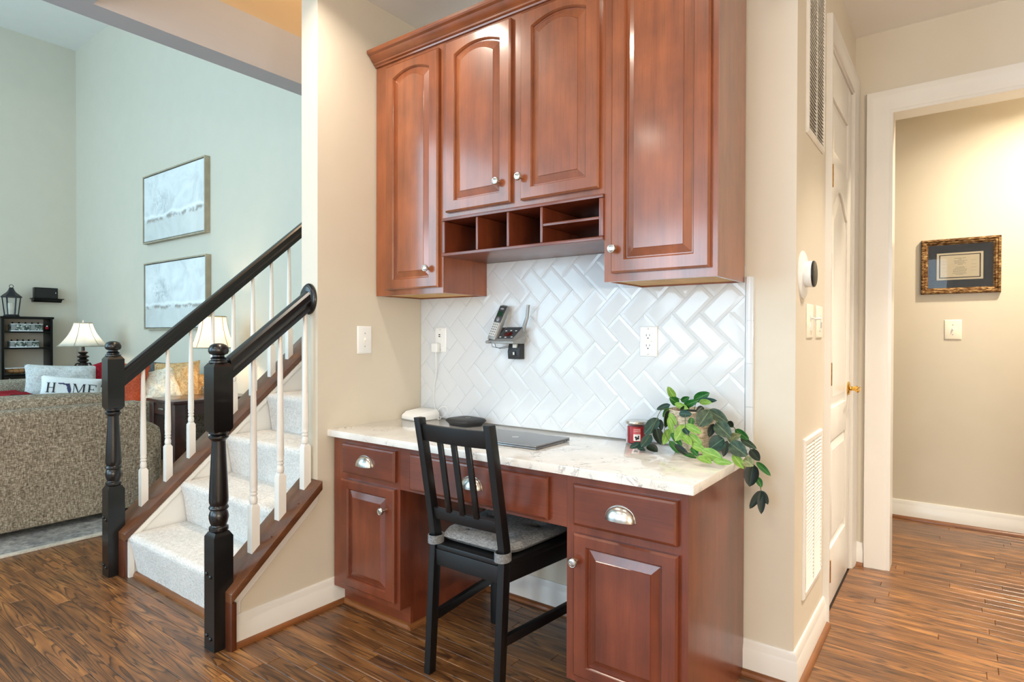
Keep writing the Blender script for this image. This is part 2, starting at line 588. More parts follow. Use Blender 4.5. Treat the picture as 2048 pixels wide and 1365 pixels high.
def canvas_mat(name, seed):
    t = NT(name)
    v = t.coord((1, 1, 1))
    mp = t.n('ShaderNodeMapping')
    mp.inputs['Location'].default_value = (seed, seed * 1.7, 0)
    t.l(v, mp.inputs['Vector'])
    vv = mp.outputs['Vector']
    sep = t.n('ShaderNodeSeparateXYZ')
    t.l(v, sep.inputs[0])
    c_ = t.ramp(t.noise(vv, 3.0, 5, 0.6, 1.0), [(0.3, lin(206, 207, 206)), (0.5, lin(226, 227, 226)), (0.75, lin(242, 242, 240))])
    # grey tree smudges above the horizon
    dz = t.math('SUBTRACT', sep.outputs['Z'], 0.44)
    dx = t.math('ADD', sep.outputs['X'], 0.33)
    r2 = t.math('ADD', t.math('MULTIPLY', t.math('MULTIPLY', dz, dz), 26.0), t.math('MULTIPLY', t.math('MULTIPLY', dx, dx), 14.0))
    sm = t.math('SUBTRACT', 1.0, r2)
    sm = t.math('MULTIPLY', t.math('MAXIMUM', sm, 0.0), t.ramp(t.noise(vv, 9, 5, 0.7, 2.0), [(0.42, (0, 0, 0, 1)), (0.62, (1, 1, 1, 1))]))
    c_ = t.mix(c_, lin(166, 170, 172), t.math('MULTIPLY', sm, 0.8))
    # broken brown horizon strokes
    hz = t.math('ADD', sep.outputs['Z'], t.math('MULTIPLY', t.math('SUBTRACT', t.noise(vv, 4, 4), 0.5), 0.12))
    band = t.ramp(t.math('ABSOLUTE', t.math('SUBTRACT', hz, 0.275)), [(0.0, (1, 1, 1, 1)), (0.018, (0.7, 0.7, 0.7, 1)), (0.035, (0, 0, 0, 1))])
    msk = t.ramp(t.noise(vv, 7, 4, 0.7), [(0.44, (0, 0, 0, 1)), (0.56, (1, 1, 1, 1))])
    c_ = t.mix(c_, lin(140, 126, 112), t.math('MULTIPLY', t.math('MULTIPLY', band, msk), 0.85))
    band2 = t.ramp(t.math('ABSOLUTE', t.math('SUBTRACT', hz, 0.315)), [(0.0, (1, 1, 1, 1)), (0.03, (0, 0, 0, 1))])
    c_ = t.mix(c_, lin(250, 250, 248), t.math('MULTIPLY', band2, 0.7))
    low = t.ramp(sep.outputs['Z'], [(0.24, (1, 1, 1, 1)), (0.27, (0, 0, 0, 1))])
    c_ = t.mix(c_, lin(206, 204, 196), t.math('MULTIPLY', low, 0.5))
    t.bump(t.noise(vv, 22, 5, 0.7, 2.0), 0.3, 0.01)
    return t.fin(c_, 0.7)


def mottle_mat(name):
    t = NT(name)
    v = t.coord((1, 1, 1))
    f = t.noise(v, 38, 4, 0.7)
    c_ = t.ramp(f, [(0.4, lin(26, 28, 30)), (0.5, lin(96, 110, 96)), (0.58, lin(208, 212, 214))])
    return t.fin(c_, 0.3, coat=0.3)


M['mottle'] = mottle_mat('mottled_model')
# ================================================================== STRUCTURE
def sb(name, mt, *b):
    m = MB()
    for q in b:
        m.box(*q)
    return struct(name, m, mt)


WL, YT, XR, YH, YW, ZC = -2.177, 2.163, -0.435, 3.53, 4.62, 2.70
YA, XF, ZL = 3.285, -10.485, 5.36
sub = sb('floor', M['sub'], (-10.6, 3.3, -3.6, 4.8, -0.12, -0.006))
sb('wall_back', M['wall'], (WL, XR - 0.115, YT, YT + 0.12, 0, ZC))
wl = sb('wall_left', M['wall'], (-2.29, WL, 1.547, YA, 0, ZL))
DN, DF, DT = 2.785, 3.435, 2.385      # closet door: near edge, far edge, top
sb('wall_right', M['wall'], (XR - 0.115, XR, YT, DN - 0.02, 0, ZC), (XR - 0.115, XR, DF + 0.02, YH, 0, ZC), (XR - 0.115, XR, DN - 0.02, DF + 0.02, DT + 0.02, ZC))
HL, HR, HT = -0.285, 0.62, 2.30       # hall opening
sb('wall_hall', M['wall'], (XR - 0.115, HL, YH, YH + 0.12, 0, ZC), (HR, 3.2, YH, YH + 0.12, 0, ZC), (HL, HR, YH, YH + 0.12, HT, ZC))
sb('wall_corridor', M['wall'], (-2.177, 3.2, YW, YW + 0.12, 0, ZC))
sb('wall_closet', M['wall'], (WL, XR - 0.115, YT + 0.12, YT + 0.13, 0, ZC))
sb('wall_east', M['wall'], (3.2, 3.32, -3.6, 4.74, 0, ZC))
sb('ceiling_kitchen', M['ceil'], (-2.29, 3.32, -3.6, 4.74, ZC, ZC + 0.28))
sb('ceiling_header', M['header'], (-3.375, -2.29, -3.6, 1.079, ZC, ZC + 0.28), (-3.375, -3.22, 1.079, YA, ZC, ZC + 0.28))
sb('wall_stairwell', M['tan'], (-3.23, -3.2205, 1.085, YA, ZC + 0.002, ZL), (-3.22, -2.29, 1.07, 1.0785, ZC + 0.28, ZL))
sb('wall_upper', M['wall'], (-3.375, -3.23, -3.6, YA, ZC + 0.28, ZL))
sb('wall_living', M['wall'], (XF, -2.177, YA, YA + 0.12, 0, ZL))
sb('wall_far', M['wall'], (XF - 0.12, XF, -3.6, YA + 0.12, 0, ZL))
sb('ceiling_living', M['ceil'], (XF - 0.12, -2.17, -3.6, YA + 0.12, ZL, ZL + 0.12))
# wall behind the camera with two window openings
wr = [(-4.0, -3.3), (-2.2, -1.5), (-0.14, 3.32)]
sb('wall_rear', M['wall'], *[(a, b, -3.62, -3.5, 0, ZC) for a, b in wr],
   (-3.3, -2.2, -3.62, -3.5, 0, 0.8), (-3.3, -2.2, -3.62, -3.5, 2.52, ZC), (-1.5, -0.14, -3.62, -3.5, 0, 0.8), (-1.5, -0.14, -3.62, -3.5, 2.52, ZC))
for i, (a, b) in enumerate(((-3.3, -2.2), (-1.5, -0.14))):
    m = MB()
    for q in ((a, a + 0.05), (b - 0.05, b), ((a + b) / 2 - 0.03, (a + b) / 2 + 0.03)):
        m.box(q[0], q[1], -3.58, -3.52, 0.8, 2.52)
    for z in (0.8, 1.64, 2.47):
        m.box(a, b, -3.58, -3.52, z, z + 0.05)
    struct('window_%d' % (i + 1), m, M['trim'])

# ------------------------------------------------------------------ floor planks
def plank_row(y, x0, x1, n=[0]):
    w = 0.057
    x = x0 - random.random() * 0.5
    lens = [0.42, 0.6, 0.78, 0.95, 1.2]
    while x < x1:
        L = random.choice(lens)
        a, b = max(x, x0), min(x + L, x1)
        x += L
        if b - a < 0.05:
            continue
        m = MB()
        e, g = 0.0015, 0.0005
        hx, hy = (b - a) / 2 - g, w / 2 - g
        m.rings([[(-hx, -hy, -0.008), (hx, -hy, -0.008), (hx, hy, -0.008), (-hx, hy, -0.008)],
                 [(-hx, -hy, -e), (hx, -hy, -e), (hx, hy, -e), (-hx, hy, -e)],
                 [(-hx + e, -hy + e, 0), (hx - e, -hy + e, 0), (hx - e, hy - e, 0), (-hx + e, hy - e, 0)]], cap0=False)
        o = bpy.data.objects.new('plank', mesh('plank', m, M['floor']))
        COL.objects.link(o)
        o.parent = sub
        o.location = Vector(((a + b) / 2, y, 0)) - sub.location
        n[0] += 1


k0 = 0.672 - 0.0285 - 0.057 * 4
y = k0
while y < YW:
    if y < 1.27:
        plank_row(y, -4.15, 0.2 if y > 0.9 else -0.6)
    elif y < YT - 0.02:
        plank_row(y, -2.16, 0.75)
    elif y < YH + 0.1:
        plank_row(y, XR, 0.75)
    else:
        plank_row(y, XR - 0.3, 0.75)
    y += 0.057
m = MB()
for q in ((-10.4, -4.16, -3.5, 3.28), (-4.15, 3.19, -3.5, k0 - 0.03), (0.76, 3.19, k0, 4.6), (-4.15, -3.20, 1.22, 3.28)):
    m.box(q[0], q[1], q[2], q[3], -0.008, -0.001)
o = part(sub, 'floor_boards', m, M['floor'])
o['kind'] = 'stuff'

# ------------------------------------------------------------------ baseboards
PRO = [(0, 0), (0.015, 0), (0.015, 0.084), (0.0125, 0.088), (0.0125, 0.094), (0.009, 0.104), (0.0085, 0.112), (0.005, 0.118), (0, 0.118)]
SHO = [(0, 0), (0.016, 0), (0.0155, 0.006), (0.012, 0.0125), (0.006, 0.0165), (0, 0.018)]


def run(mb, pro, p0, p1, nx, ny, base=0.0, c0=0, c1=0):
    """moulding profile run along p0-p1, out along (nx,ny); c0/c1 = mitre (+1 outside corner)"""
    d = Vector((p1[0] - p0[0], p1[1] - p0[1])).normalized()
    r = []
    for p, s, c_ in ((p0, -1, c0), (p1, 1, c1)):
        r.append([(p[0] + nx * (base + q[0]) + d.x * s * c_ * (q[0] + base), p[1] + ny * (base + q[0]) + d.y * s * c_ * (q[0] + base), q[1]) for q in pro])
    mb.rings(r)


def baseboard(name, runs, shoes=None, h=1.0):
    m, s = MB(), MB()
    for r in runs:
        run(m, PRO, *r[:4], c0=r[4], c1=r[5])
        if r[2] == 0 and False:
            pass
        run(s, SHO, *r[:4], base=0.0148, c0=r[4], c1=r[5])
    o = struct(name, m, M['trim'])
    part(o, 'shoe_molding', s, M['shoe'] if abs(runs[0][3]) > 0.5 else M['shoe_y'], label='stained oak shoe moulding')
    return o


baseboard('baseboard_left', [((WL, 1.17), (WL, 1.7), 1, 0, 0, 0)])
baseboard('baseboard_back', [((-1.748, YT), (-0.987, YT), 0, -1, 0, 0)])
baseboard('baseboard_corner', [((-0.595, YT), (XR, YT), 0, -1, 0, 1)])
baseboard('baseboard_right', [((XR, YT), (XR, DN - 0.085), 1, 0, 1, 0)])
baseboard('baseboard_hall', [((XR, YH), (HL - 0.098, YH), 0, -1, 0, 0)])
baseboard('baseboard_corridor', [((-1.0, YW), (1.6, YW), 0, -1, 0, 0)])

# ------------------------------------------------------------------ casings
CAS = [(0.0, 0.0), (0.0, 0.010), (0.012, 0.014), (0.055, 0.017), (0.066, 0.022), (0.084, 0.022), (0.088, 0.0)]   # (across, out)


def casing(name, a, b, top, plane, axis, out, wdt=0.088):
    """three mitred casing boards around an opening a..b, height top"""
    m = MB()
    k = wdt / 0.088
    def P(s, z, o_):
        return (s, plane + out * o_, z) if axis == 'x' else (plane + out * o_, s, z)
    m.rings([[P(a - c_[0] * k, 0, c_[1]) for c_ in CAS], [P(a - c_[0] * k, top + c_[0] * k, c_[1]) for c_ in CAS],
             [P(b + c_[0] * k, top + c_[0] * k, c_[1]) for c_ in CAS], [P(b + c_[0] * k, 0, c_[1]) for c_ in CAS]])
    return m


struct('trim_1', casing('c', HL, HR, HT, YH, 'x', -1, 0.100), M['trim'])
m = MB()
m.box(HL, HL + 0.016, YH - 0.008, YH + 0.128, 0, HT).box(HR - 0.016, HR, YH - 0.008, YH + 0.128, 0, HT).box(HL + 0.0161, HR - 0.0161, YH - 0.008, YH + 0.128, HT - 0.016, HT)
struct('trim_2', m, M['trim'])
struct('trim_3', casing('c', DN - 0.012, DF + 0.012, DT + 0.012, XR, 'y', 1, 0.075), M['trim'])
m = MB()
m.box(XR - 0.11, XR + 0.002, DN - 0.02, DN - 0.003, 0, DT).box(XR - 0.11, XR + 0.002, DF + 0.003, DF + 0.02, 0, DT).box(XR - 0.11, XR + 0.002, DN - 0.02, DF + 0.02, DT + 0.003, DT + 0.02)
struct('trim_4', m, M['trim'])


# ------------------------------------------------------------------ shaped (arched) openings
def outline(x0, x1, z0, z1, rise, inset=0.0, n=12):
    pts = [(x0 + inset, z0 + inset), (x1 - inset, z0 + inset)]
    zs = z1 - rise - inset
    a, b = x1 - inset, x0 + inset
    for i in range(n + 1):
        t = i / n
        pts.append((a + (b - a) * t, zs + rise * (1 - (2 * t - 1) ** 2)))
    return pts


def outer(x0, x1, z0, z1, inset=0.0, n=12):
    pts = [(x0 + inset, z0 + inset), (x1 - inset, z0 + inset)]
    for i in range(n + 1):
        t = i / n
        pts.append((x1 - inset + (x0 - x1 + 2 * inset) * t, z1 - inset))
    return pts


def P3(pts, y):
    return [(p[0], y, p[1]) for p in pts]


def knob(parent, x, y, z, r=0.0155):
    m = MB()
    m.lathe([(0.006, 0), (0.006, -0.006), (0.0055, -0.012), (0.010, -0.015), (r, -0.019), (r, -0.023), (r * 0.86, -0.0265), (r * 0.78, -0.0262), (r * 0.74, -0.0272), (r * 0.45, -0.0285), (r * 0.40, -0.0278), (0.0001, -0.0285)], 18, (x, y, z), 'y')
    return part(parent, 'knob', m, M['nickel'], label='round brushed nickel knob')


def cab_door(parent, x0, x1, z0, z1, yf, rise, mt, kx, kz, stile=0.054, rail=0.048):
    yb = yf + 0.02
    a, b, c_, d = x0 + stile, x1 - stile, z0 + rail, z1 - (rail if not rise else rail * 0.85)
    m = MB()
    m.rings([P3(outer(x0, x1, z0, z1), yb), P3(outer(x0, x1, z0, z1), yf + 0.006), P3(outer(x0, x1, z0, z1, 0.006), yf),
             P3(outline(a, b, c_, d, rise, -0.005), yf), P3(outline(a, b, c_, d, rise, -0.001), yf + 0.005), P3(outline(a, b, c_, d, rise, 0.001), yf + 0.012),
             P3(outline(a, b, c_, d, rise, 0.001), yb), P3(outer(x0, x1, z0, z1), yb)], cap0=False, cap1=False)
    dr = part(parent, 'door', m, mt, ang=25)
    m = MB()
    m.rings([P3(outline(a, b, c_, d, rise, 0.0), yf + 0.0115), P3(outline(a, b, c_, d, rise, 0.004), yf + 0.0115), P3(outline(a, b, c_, d, rise, 0.029), yf + 0.0035), P3(outline(a, b, c_, d, rise, 0.0305), yf + 0.0015)], cap0=False)
    part(dr, 'door_panel', m, mt, ang=8)
    knob(dr, kx, yf, kz)
    return dr


def slab_drawer(parent, x0, x1, z0, z1, yf, mt, pull):
    m = MB()
    q = lambda i, y_: [(x0 + i, y_, z0 + i), (x1 - i, y_, z0 + i), (x1 - i, y_, z1 - i), (x0 + i, y_, z1 - i)]
    m.rings([q(0, yf + 0.02), q(0, yf + 0.007), q(0.003, yf + 0.003), q(0.009, yf)])
    d = part(parent, 'drawer_front', m, mt, ang=25)
    cup_pull(d, pull[0], yf, pull[1])
    return d


def cup_pull(parent, x, y, z, a=0.047, h=0.042, dp=0.026):
    m = MB()
    def f(s):
        def g(u, v):
            U, V = u * pi, v * pi / 2
            return (x - (a - s) * cos(U), y - 0.001 - (dp - s) * sin(U) ** 0.7 * sin(V), z - 0.016 + (h - s) * (sin(U) ** 0.8 if sin(U) > 0 else 0) * cos(V))
        return g
    m.grid(f(0), 20, 8)
    m.grid(f(0.002), 20, 8)
    rim = [(x - (a + 0.003) * cos(pi * i / 20), y, z - 0.016 + (h + 0.003) * sin(pi * i / 20)) for i in range(21)]
    rin = [(x - (a - 0.001) * cos(pi * i / 20), y, z - 0.016 + (h - 0.001) * sin(pi * i / 20)) for i in range(21)]
    m.rings([rim, [(p[0], p[1] - 0.0025, p[2]) for p in rim], [(p[0], p[1] - 0.0025, p[2]) for p in rin]], closed=False, cap0=False, cap1=False)
    me_part = part(parent, 'cup_pull', m, M['nickel'], ang=60, label='half-moon brushed nickel cup pull')
    return me_part


# ================================================================== UPPER CABINETS
YU, ZT = 1.862, 2.405
def carcass(t, x0, x1, z0, z1, yf, mt, bottom=True, sideslabel=True):
    m = MB()
    m.box(x0, x0 + 0.013, yf + 0.018, 2.154, z0, z1).box(x1 - 0.013, x1, yf + 0.018, 2.154, z0, z1).box(x0 + 0.013, x1 - 0.013, yf + 0.018, 2.154, z1 - 0.013, z1).box(x0 + 0.013, x1 - 0.013, 2.142, 2.154, z0, z1 - 0.013)
    part(t, 'side_panel', m, mt, bevel=0.0008, seg=1)


def face_frame(t, x0, x1, z0, z1, yf, mt, holes):
    xs = sorted({x0, x1, *[h[0] for h in holes], *[h[1] for h in holes]})
    zs = sorted({z0, z1, *[h[2] for h in holes], *[h[3] for h in holes]})
    m = MB()
    # stiles run full height, rails between them
    for i in range(len(xs) - 1):
        xm = (xs[i] + xs[i + 1]) / 2
        z = z0
        segs = []
        for h in sorted([h for h in holes if h[0] < xm < h[1]], key=lambda q: q[2]):
            segs.append((z, h[2]))
            z = h[3]
        segs.append((z, z1))
        for a, b in segs:
            if b - a > 1e-4:
                m.box(xs[i], xs[i + 1], yf, yf + 0.018, a, b)
    return part(t, 'face_frame', m, mt)


def bottom_panel(t, x0, x1, z, yf):
    m = MB()
    m.box(x0 + 0.013, x1 - 0.013, yf + 0.018, 2.142, z, z + 0.01)
    part(t, 'bottom_panel', m, M['maple'], label='unfinished pale maple underside')


ul = thing('wall_cabinet', 'narrow cherry wall cabinet at the far left with one arched door', 'cabinet', (-1.96, 2.154, 1.35))
carcass(ul, -2.171, -1.7485, 1.352, ZT, YU, M['cherry'])
face_frame(ul, -2.171, -1.7485, 1.352, ZT, YU, M['cherry'], [(-2.09, -1.77, 1.40, 2.37)])
bottom_panel(ul, -2.171, -1.7485, 1.3575, YU)
cab_door(ul, -2.091, -1.765, 1.376, 2.383, YU - 0.02, 0.027, M['cherry'], -1.816, 1.457)

um = thing('wall_cabinet', 'middle cherry wall cabinet with two arched doors above a row of mail cubbies', 'cabinet', (-1.37, 2.154, 1.50))
x0, x1 = -1.748, -0.9875
carcass(um, x0, x1, 1.664, ZT, YU, M['cherry'])
face_frame(um, x0, x1, 1.664, ZT, YU, M['cherry'], [(-1.70, -1.40, 1.70, 2.37), (-1.32, -1.02, 1.70, 2.37)])
cab_door(um, -1.723, -1.385, 1.684, 2.390, YU - 0.02, 0.027, M['cherry'], -1.437, 1.768)
cab_door(um, -1.337, -1.003, 1.684, 2.390, YU - 0.02, 0.027, M['cherry'], -1.331, 1.769)
yb = 2.154
for nm, b in (('cubby_board', (x0, x1, YU - 0.012, yb, 1.503, 1.516)), ('cubby_board', (x0, x1, YU - 0.012, yb, 1.650, 1.6635)),
              ('cubby_side', (x0, x0 + 0.017, YU - 0.010, yb, 1.5165, 1.6495)), ('cubby_side', (x1 - 0.017, x1, YU - 0.010, yb, 1.5165, 1.6495)),
              ('divider', (-1.564, -1.552, YU - 0.008, yb - 0.008, 1.5165, 1.6495)), ('divider', (-1.408, -1.396, YU - 0.008, yb - 0.008, 1.5165, 1.6495)),
              ('divider', (-1.252, -1.240, YU - 0.008, yb - 0.008, 1.5165, 1.6495)), ('cubby_shelf', (-1.2395, -1.005, YU - 0.008, yb - 0.008, 1.576, 1.587)),
              ('cubby_back', (x0 + 0.0175, x1 - 0.0175, yb - 0.0075, yb, 1.5165, 1.6495))):
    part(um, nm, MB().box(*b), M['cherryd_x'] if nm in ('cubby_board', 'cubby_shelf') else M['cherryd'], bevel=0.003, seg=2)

ur = thing('wall_cabinet', 'tall cherry wall cabinet at the right end beside the bare wall', 'cabinet', (-0.79, 2.154, 1.357))
carcass(ur, -0.987, -0.597, 1.357, ZT, YU, M['cherry'])
face_frame(ur, -0.987, -0.597, 1.357, ZT, YU, M['cherry'], [(-0.93, -0.64, 1.40, 2.37)])
bottom_panel(ur, -0.987, -0.597, 1.3625, YU)
cab_door(ur, -0.955, -0.617, 1.385, 2.39, YU - 0.02, 0.027, M['cherry'], -0.939, 1.465)

# crown moulding: cove profile mitred round the right-hand end
CR = [(0.0, 0.0), (0.006, 0.0), (0.008, 0.006), (0.016, 0.010), (0.017, 0.016), (0.026, 0.021), (0.037, 0.034), (0.041, 0.041), (0.052, 0.046), (0.056, 0.052), (0.056, 0.062), (0.0, 0.062)]
m = MB()
yf = YU - 0.002
zb = ZT + 0.0005
cr = []
cr.append([(-2.171, yf - d, zb + h) for d, h in CR])
cr.append([(-0.597 + d, yf - d, zb + h) for d, h in CR])
cr.append([(-0.597 + d, 2.154, zb + h) for d, h in CR])
m.rings(cr)
m.box(-2.171, -0.597, yf, 2.154, zb, zb + 0.012)
single('crown_molding', m, M['cherry_x'], 'cherry crown moulding along the top of the wall cabinets', 'molding', ang=25)

# ================================================================== DESK
YB = 1.62
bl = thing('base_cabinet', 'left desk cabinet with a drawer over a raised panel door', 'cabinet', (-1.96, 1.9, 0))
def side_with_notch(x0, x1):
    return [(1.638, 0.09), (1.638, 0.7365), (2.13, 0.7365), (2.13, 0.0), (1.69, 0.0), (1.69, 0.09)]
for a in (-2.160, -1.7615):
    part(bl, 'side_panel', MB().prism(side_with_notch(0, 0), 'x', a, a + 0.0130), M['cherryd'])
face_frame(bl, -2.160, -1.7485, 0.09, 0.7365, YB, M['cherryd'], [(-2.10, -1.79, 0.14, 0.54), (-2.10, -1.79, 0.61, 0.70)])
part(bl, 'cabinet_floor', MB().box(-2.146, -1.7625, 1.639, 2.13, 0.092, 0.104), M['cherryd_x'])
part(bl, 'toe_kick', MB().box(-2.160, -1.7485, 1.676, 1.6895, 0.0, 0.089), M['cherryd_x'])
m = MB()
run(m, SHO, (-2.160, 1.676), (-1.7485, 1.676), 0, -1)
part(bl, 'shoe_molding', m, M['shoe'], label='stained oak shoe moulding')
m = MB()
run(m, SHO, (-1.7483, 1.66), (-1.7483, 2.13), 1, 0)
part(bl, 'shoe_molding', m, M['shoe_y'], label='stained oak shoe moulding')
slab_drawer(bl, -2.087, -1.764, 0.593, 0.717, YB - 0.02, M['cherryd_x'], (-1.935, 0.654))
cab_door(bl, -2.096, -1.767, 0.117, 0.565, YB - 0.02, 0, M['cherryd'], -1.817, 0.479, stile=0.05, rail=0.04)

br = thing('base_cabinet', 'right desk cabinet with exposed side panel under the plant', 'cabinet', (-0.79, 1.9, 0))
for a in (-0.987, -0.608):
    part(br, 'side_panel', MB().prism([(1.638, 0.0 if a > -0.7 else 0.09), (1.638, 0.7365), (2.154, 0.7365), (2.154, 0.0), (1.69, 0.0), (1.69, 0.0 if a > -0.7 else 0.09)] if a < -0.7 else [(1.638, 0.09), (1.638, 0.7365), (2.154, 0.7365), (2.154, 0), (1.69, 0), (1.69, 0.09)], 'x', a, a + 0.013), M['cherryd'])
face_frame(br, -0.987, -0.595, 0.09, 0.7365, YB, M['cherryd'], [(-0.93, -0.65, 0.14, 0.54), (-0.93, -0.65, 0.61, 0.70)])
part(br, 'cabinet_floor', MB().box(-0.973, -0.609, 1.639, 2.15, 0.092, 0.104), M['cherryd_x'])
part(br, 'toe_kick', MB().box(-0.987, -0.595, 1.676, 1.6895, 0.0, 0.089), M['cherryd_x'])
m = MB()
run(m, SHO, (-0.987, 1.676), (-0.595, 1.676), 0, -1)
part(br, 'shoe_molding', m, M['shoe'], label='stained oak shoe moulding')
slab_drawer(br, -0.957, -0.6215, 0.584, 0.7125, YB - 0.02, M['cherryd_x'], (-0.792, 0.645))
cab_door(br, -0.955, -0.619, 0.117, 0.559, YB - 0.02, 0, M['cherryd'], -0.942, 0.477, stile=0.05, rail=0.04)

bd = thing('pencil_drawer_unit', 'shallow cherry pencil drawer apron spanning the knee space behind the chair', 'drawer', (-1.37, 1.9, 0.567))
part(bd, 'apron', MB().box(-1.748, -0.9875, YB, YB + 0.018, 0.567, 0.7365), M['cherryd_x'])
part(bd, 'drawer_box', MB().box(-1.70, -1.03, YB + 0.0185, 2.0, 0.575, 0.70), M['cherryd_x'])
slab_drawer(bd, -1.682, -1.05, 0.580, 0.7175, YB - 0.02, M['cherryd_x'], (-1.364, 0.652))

m = MB()
m.box(-2.1768, -0.573, 1.595, 2.1535, 0.737, 0.765)
single('countertop', m, M['quartz'], 'white quartz desk top with fine grey veins on the cherry cabinets', 'countertop', bevel=0.0025, seg=2)

# ================================================================== BACKSPLASH (herringbone, one object per tile)
bs = thing('backsplash', 'white herringbone tile backsplash between the desk top and the wall cabinets', 'backsplash', (-1.38, YT, 0.765))
BX0, BX1, BZ0, BZ1 = WL + 0.001, -0.5955, 0.7665, 1.5025
m = MB()
m.box(WL + 0.0005, -0.566, YT - 0.0058, YT - 0.0002, 0.7655, 1.375)
m.box(-1.747, -0.989, YT - 0.0058, YT - 0.0002, 1.375, 1.5025)
part(bs, 'grout_bed', m, M['grout'])
TW, GR = 0.0755, 0.0007
def tile_mb(L, Wd):
    hx, hz = L / 2 - GR, Wd / 2 - GR
    q = lambda i, y_: [(-hx + i, y_, -hz + i), (hx - i, y_, -hz + i), (hx - i, y_, hz - i), (-hx + i, y_, hz - i)]
    return MB().rings([q(0, -0.0005), q(0, -0.0066), q(0.0006, -0.0070), q(0.0120, -0.0081), q(0.0124, -0.0081)], cap0=False)
tile_me = mesh('tile', tile_mb(2 * TW, TW), M['tile'], ang=3)
U0, V0 = 0.1275, 1.2728
r2 = math.sqrt(2)
for iu in range(-30, 20):
    for iv in range(-6, 32):
        s = (iu + iv) % 4
        if s not in (0, 2):
            continue
        if s == 0:
            cu, cv, an = iu + 1.0, iv + 0.5, -pi / 4
        else:
            cu, cv, an = iu + 0.5, iv + 1.0, pi / 4
        u, v = U0 + cu * TW, V0 + cv * TW
        cx, cz = (u - v) / r2, (u + v) / r2
        rx = (2 * TW + TW) / 2 / r2
        if cx + rx < BX0 + 0.012 or cx - rx > BX1 - 0.012 or cz + rx < BZ0 + 0.012 or cz - rx > BZ1 - 0.012:
            continue
        if cz - rx > 1.375 and (cx + rx < -1.75 or cx - rx > -0.985):
            continue
        T = Matrix.Translation((cx, YT - 0.0003, cz)) @ Matrix.Rotation(rad(random.gauss(0, 0.3)), 4, 'X') @ Matrix.Rotation(rad(random.gauss(0, 0.3)), 4, 'Z') @ Matrix.Rotation(an, 4, 'Y')
        whole = BX0 <= cx - rx and cx + rx <= BX1 and BZ0 <= cz - rx and cz + rx <= BZ1
        if whole:
            o = bpy.data.objects.new('tile', tile_me)
            COL.objects.link(o)
            o.parent = bs
            o.matrix_local = Matrix.Translation(-Vector(bs.location)) @ T
        else:
            bm = bmesh.new()
            bm.from_mesh(tile_me)
            bm.transform(T)
            for co, no in (((BX0, 0, 0), (-1, 0, 0)), ((BX1, 0, 0), (1, 0, 0)), ((0, 0, BZ0), (0, 0, -1)), ((0, 0, BZ1), (0, 0, 1))):
                bmesh.ops.bisect_plane(bm, geom=bm.verts[:] + bm.edges[:] + bm.faces[:], plane_co=co, plane_no=no, clear_outer=True)
            if len(bm.faces) < 2:
                bm.free()
                continue
            bmesh.ops.translate(bm, verts=bm.verts, vec=-Vector(bs.location))
            me = bpy.data.meshes.new('tile')
            bm.to_mesh(me)
            bm.free()
            me.set_sharp_from_angle(angle=rad(3))
            me.materials.append(M['tile'])
            o = bpy.data.objects.new('tile', me)
            COL.objects.link(o)
            o.parent = bs
z = 0.7665
for zz in (0.7775, 0.926, 1.076, 1.2255, 1.377):
    if zz - z > 0.02 or True:
        h = zz - z
        m = MB()
        a, b = -0.5945, -0.5665
        pr = [(a, YT - 0.0004), (a, YT - 0.008), (a + 0.004, YT - 0.0125), (b - 0.008, YT - 0.013), (b - 0.002, YT - 0.010), (b, YT - 0.004), (b, YT - 0.0004)]
        m.prism(pr, 'z', z + 0.0005, zz - 0.0005)
        part(bs, 'edge_tile', m, M['tile'])
    z = zz

# ================================================================== DESK CHAIR
ch = thing('desk_chair', 'black wooden slat-back chair pulled up to the desk knee space', 'chair', (-1.3155, 1.7, 0))
prof = [(1.498, 0.0), (1.5235, 0.445), (1.5225, 0.49), (1.500, 0.62), (1.474, 0.76), (1.4465, 0.893)]
for xc in (-1.467, -1.164):
    m = MB()
    hw = 0.0135
    m.rings([[(xc - hw, y - 0.016, z), (xc + hw, y - 0.016, z), (xc + hw, y + 0.016 + (0.004 if 0.4 < z < 0.5 else 0), z), (xc - hw, y + 0.016, z)] for y, z in prof])
    part(ch, 'leg', m, M['blackw'], bevel=0.003, seg=2)
def yback(z):
    for (a, b), (c_, d) in zip(prof, prof[1:]):
        if b <= z <= d:
            return a + (c_ - a) * (z - b) / (d - b)
    return prof[-1][0]
def back_rail(z0, z1, bow, name):
    m = MB()
    rs = []
    for i in range(9):
        t = i / 8
        x = -1.453 + t * 0.275
        by = bow * (1 - (2 * t - 1) ** 2)
        rs.append([(x, yback(z0) - 0.009 - by, z0), (x, yback(z0) + 0.009 - by, z0), (x, yback(z1) + 0.009 - by, z1), (x, yback(z1) - 0.009 - by, z1)])
    m.rings(rs)
    return part(ch, name, m, M['blackw'], bevel=0.002)
back_rail(0.815, 0.872, 0.012, 'top_rail')
back_rail(0.538, 0.578, 0.006, 'lower_rail')
for fx in (0.30, 0.50, 0.70):
    x = -1.467 + fx * 0.303
    bw = 0.010
    m = MB()
    m.rings([[(x - 0.0115, yback(z) - 0.006 - bw, z), (x + 0.0115, yback(z) - 0.006 - bw, z), (x + 0.0115, yback(z) + 0.004 - bw, z), (x - 0.0115, yback(z) + 0.004 - bw, z)] for z in (0.572, 0.65, 0.74, 0.822)])
    part(ch, 'slat', m, M['blackw'], bevel=0.0015, seg=1)
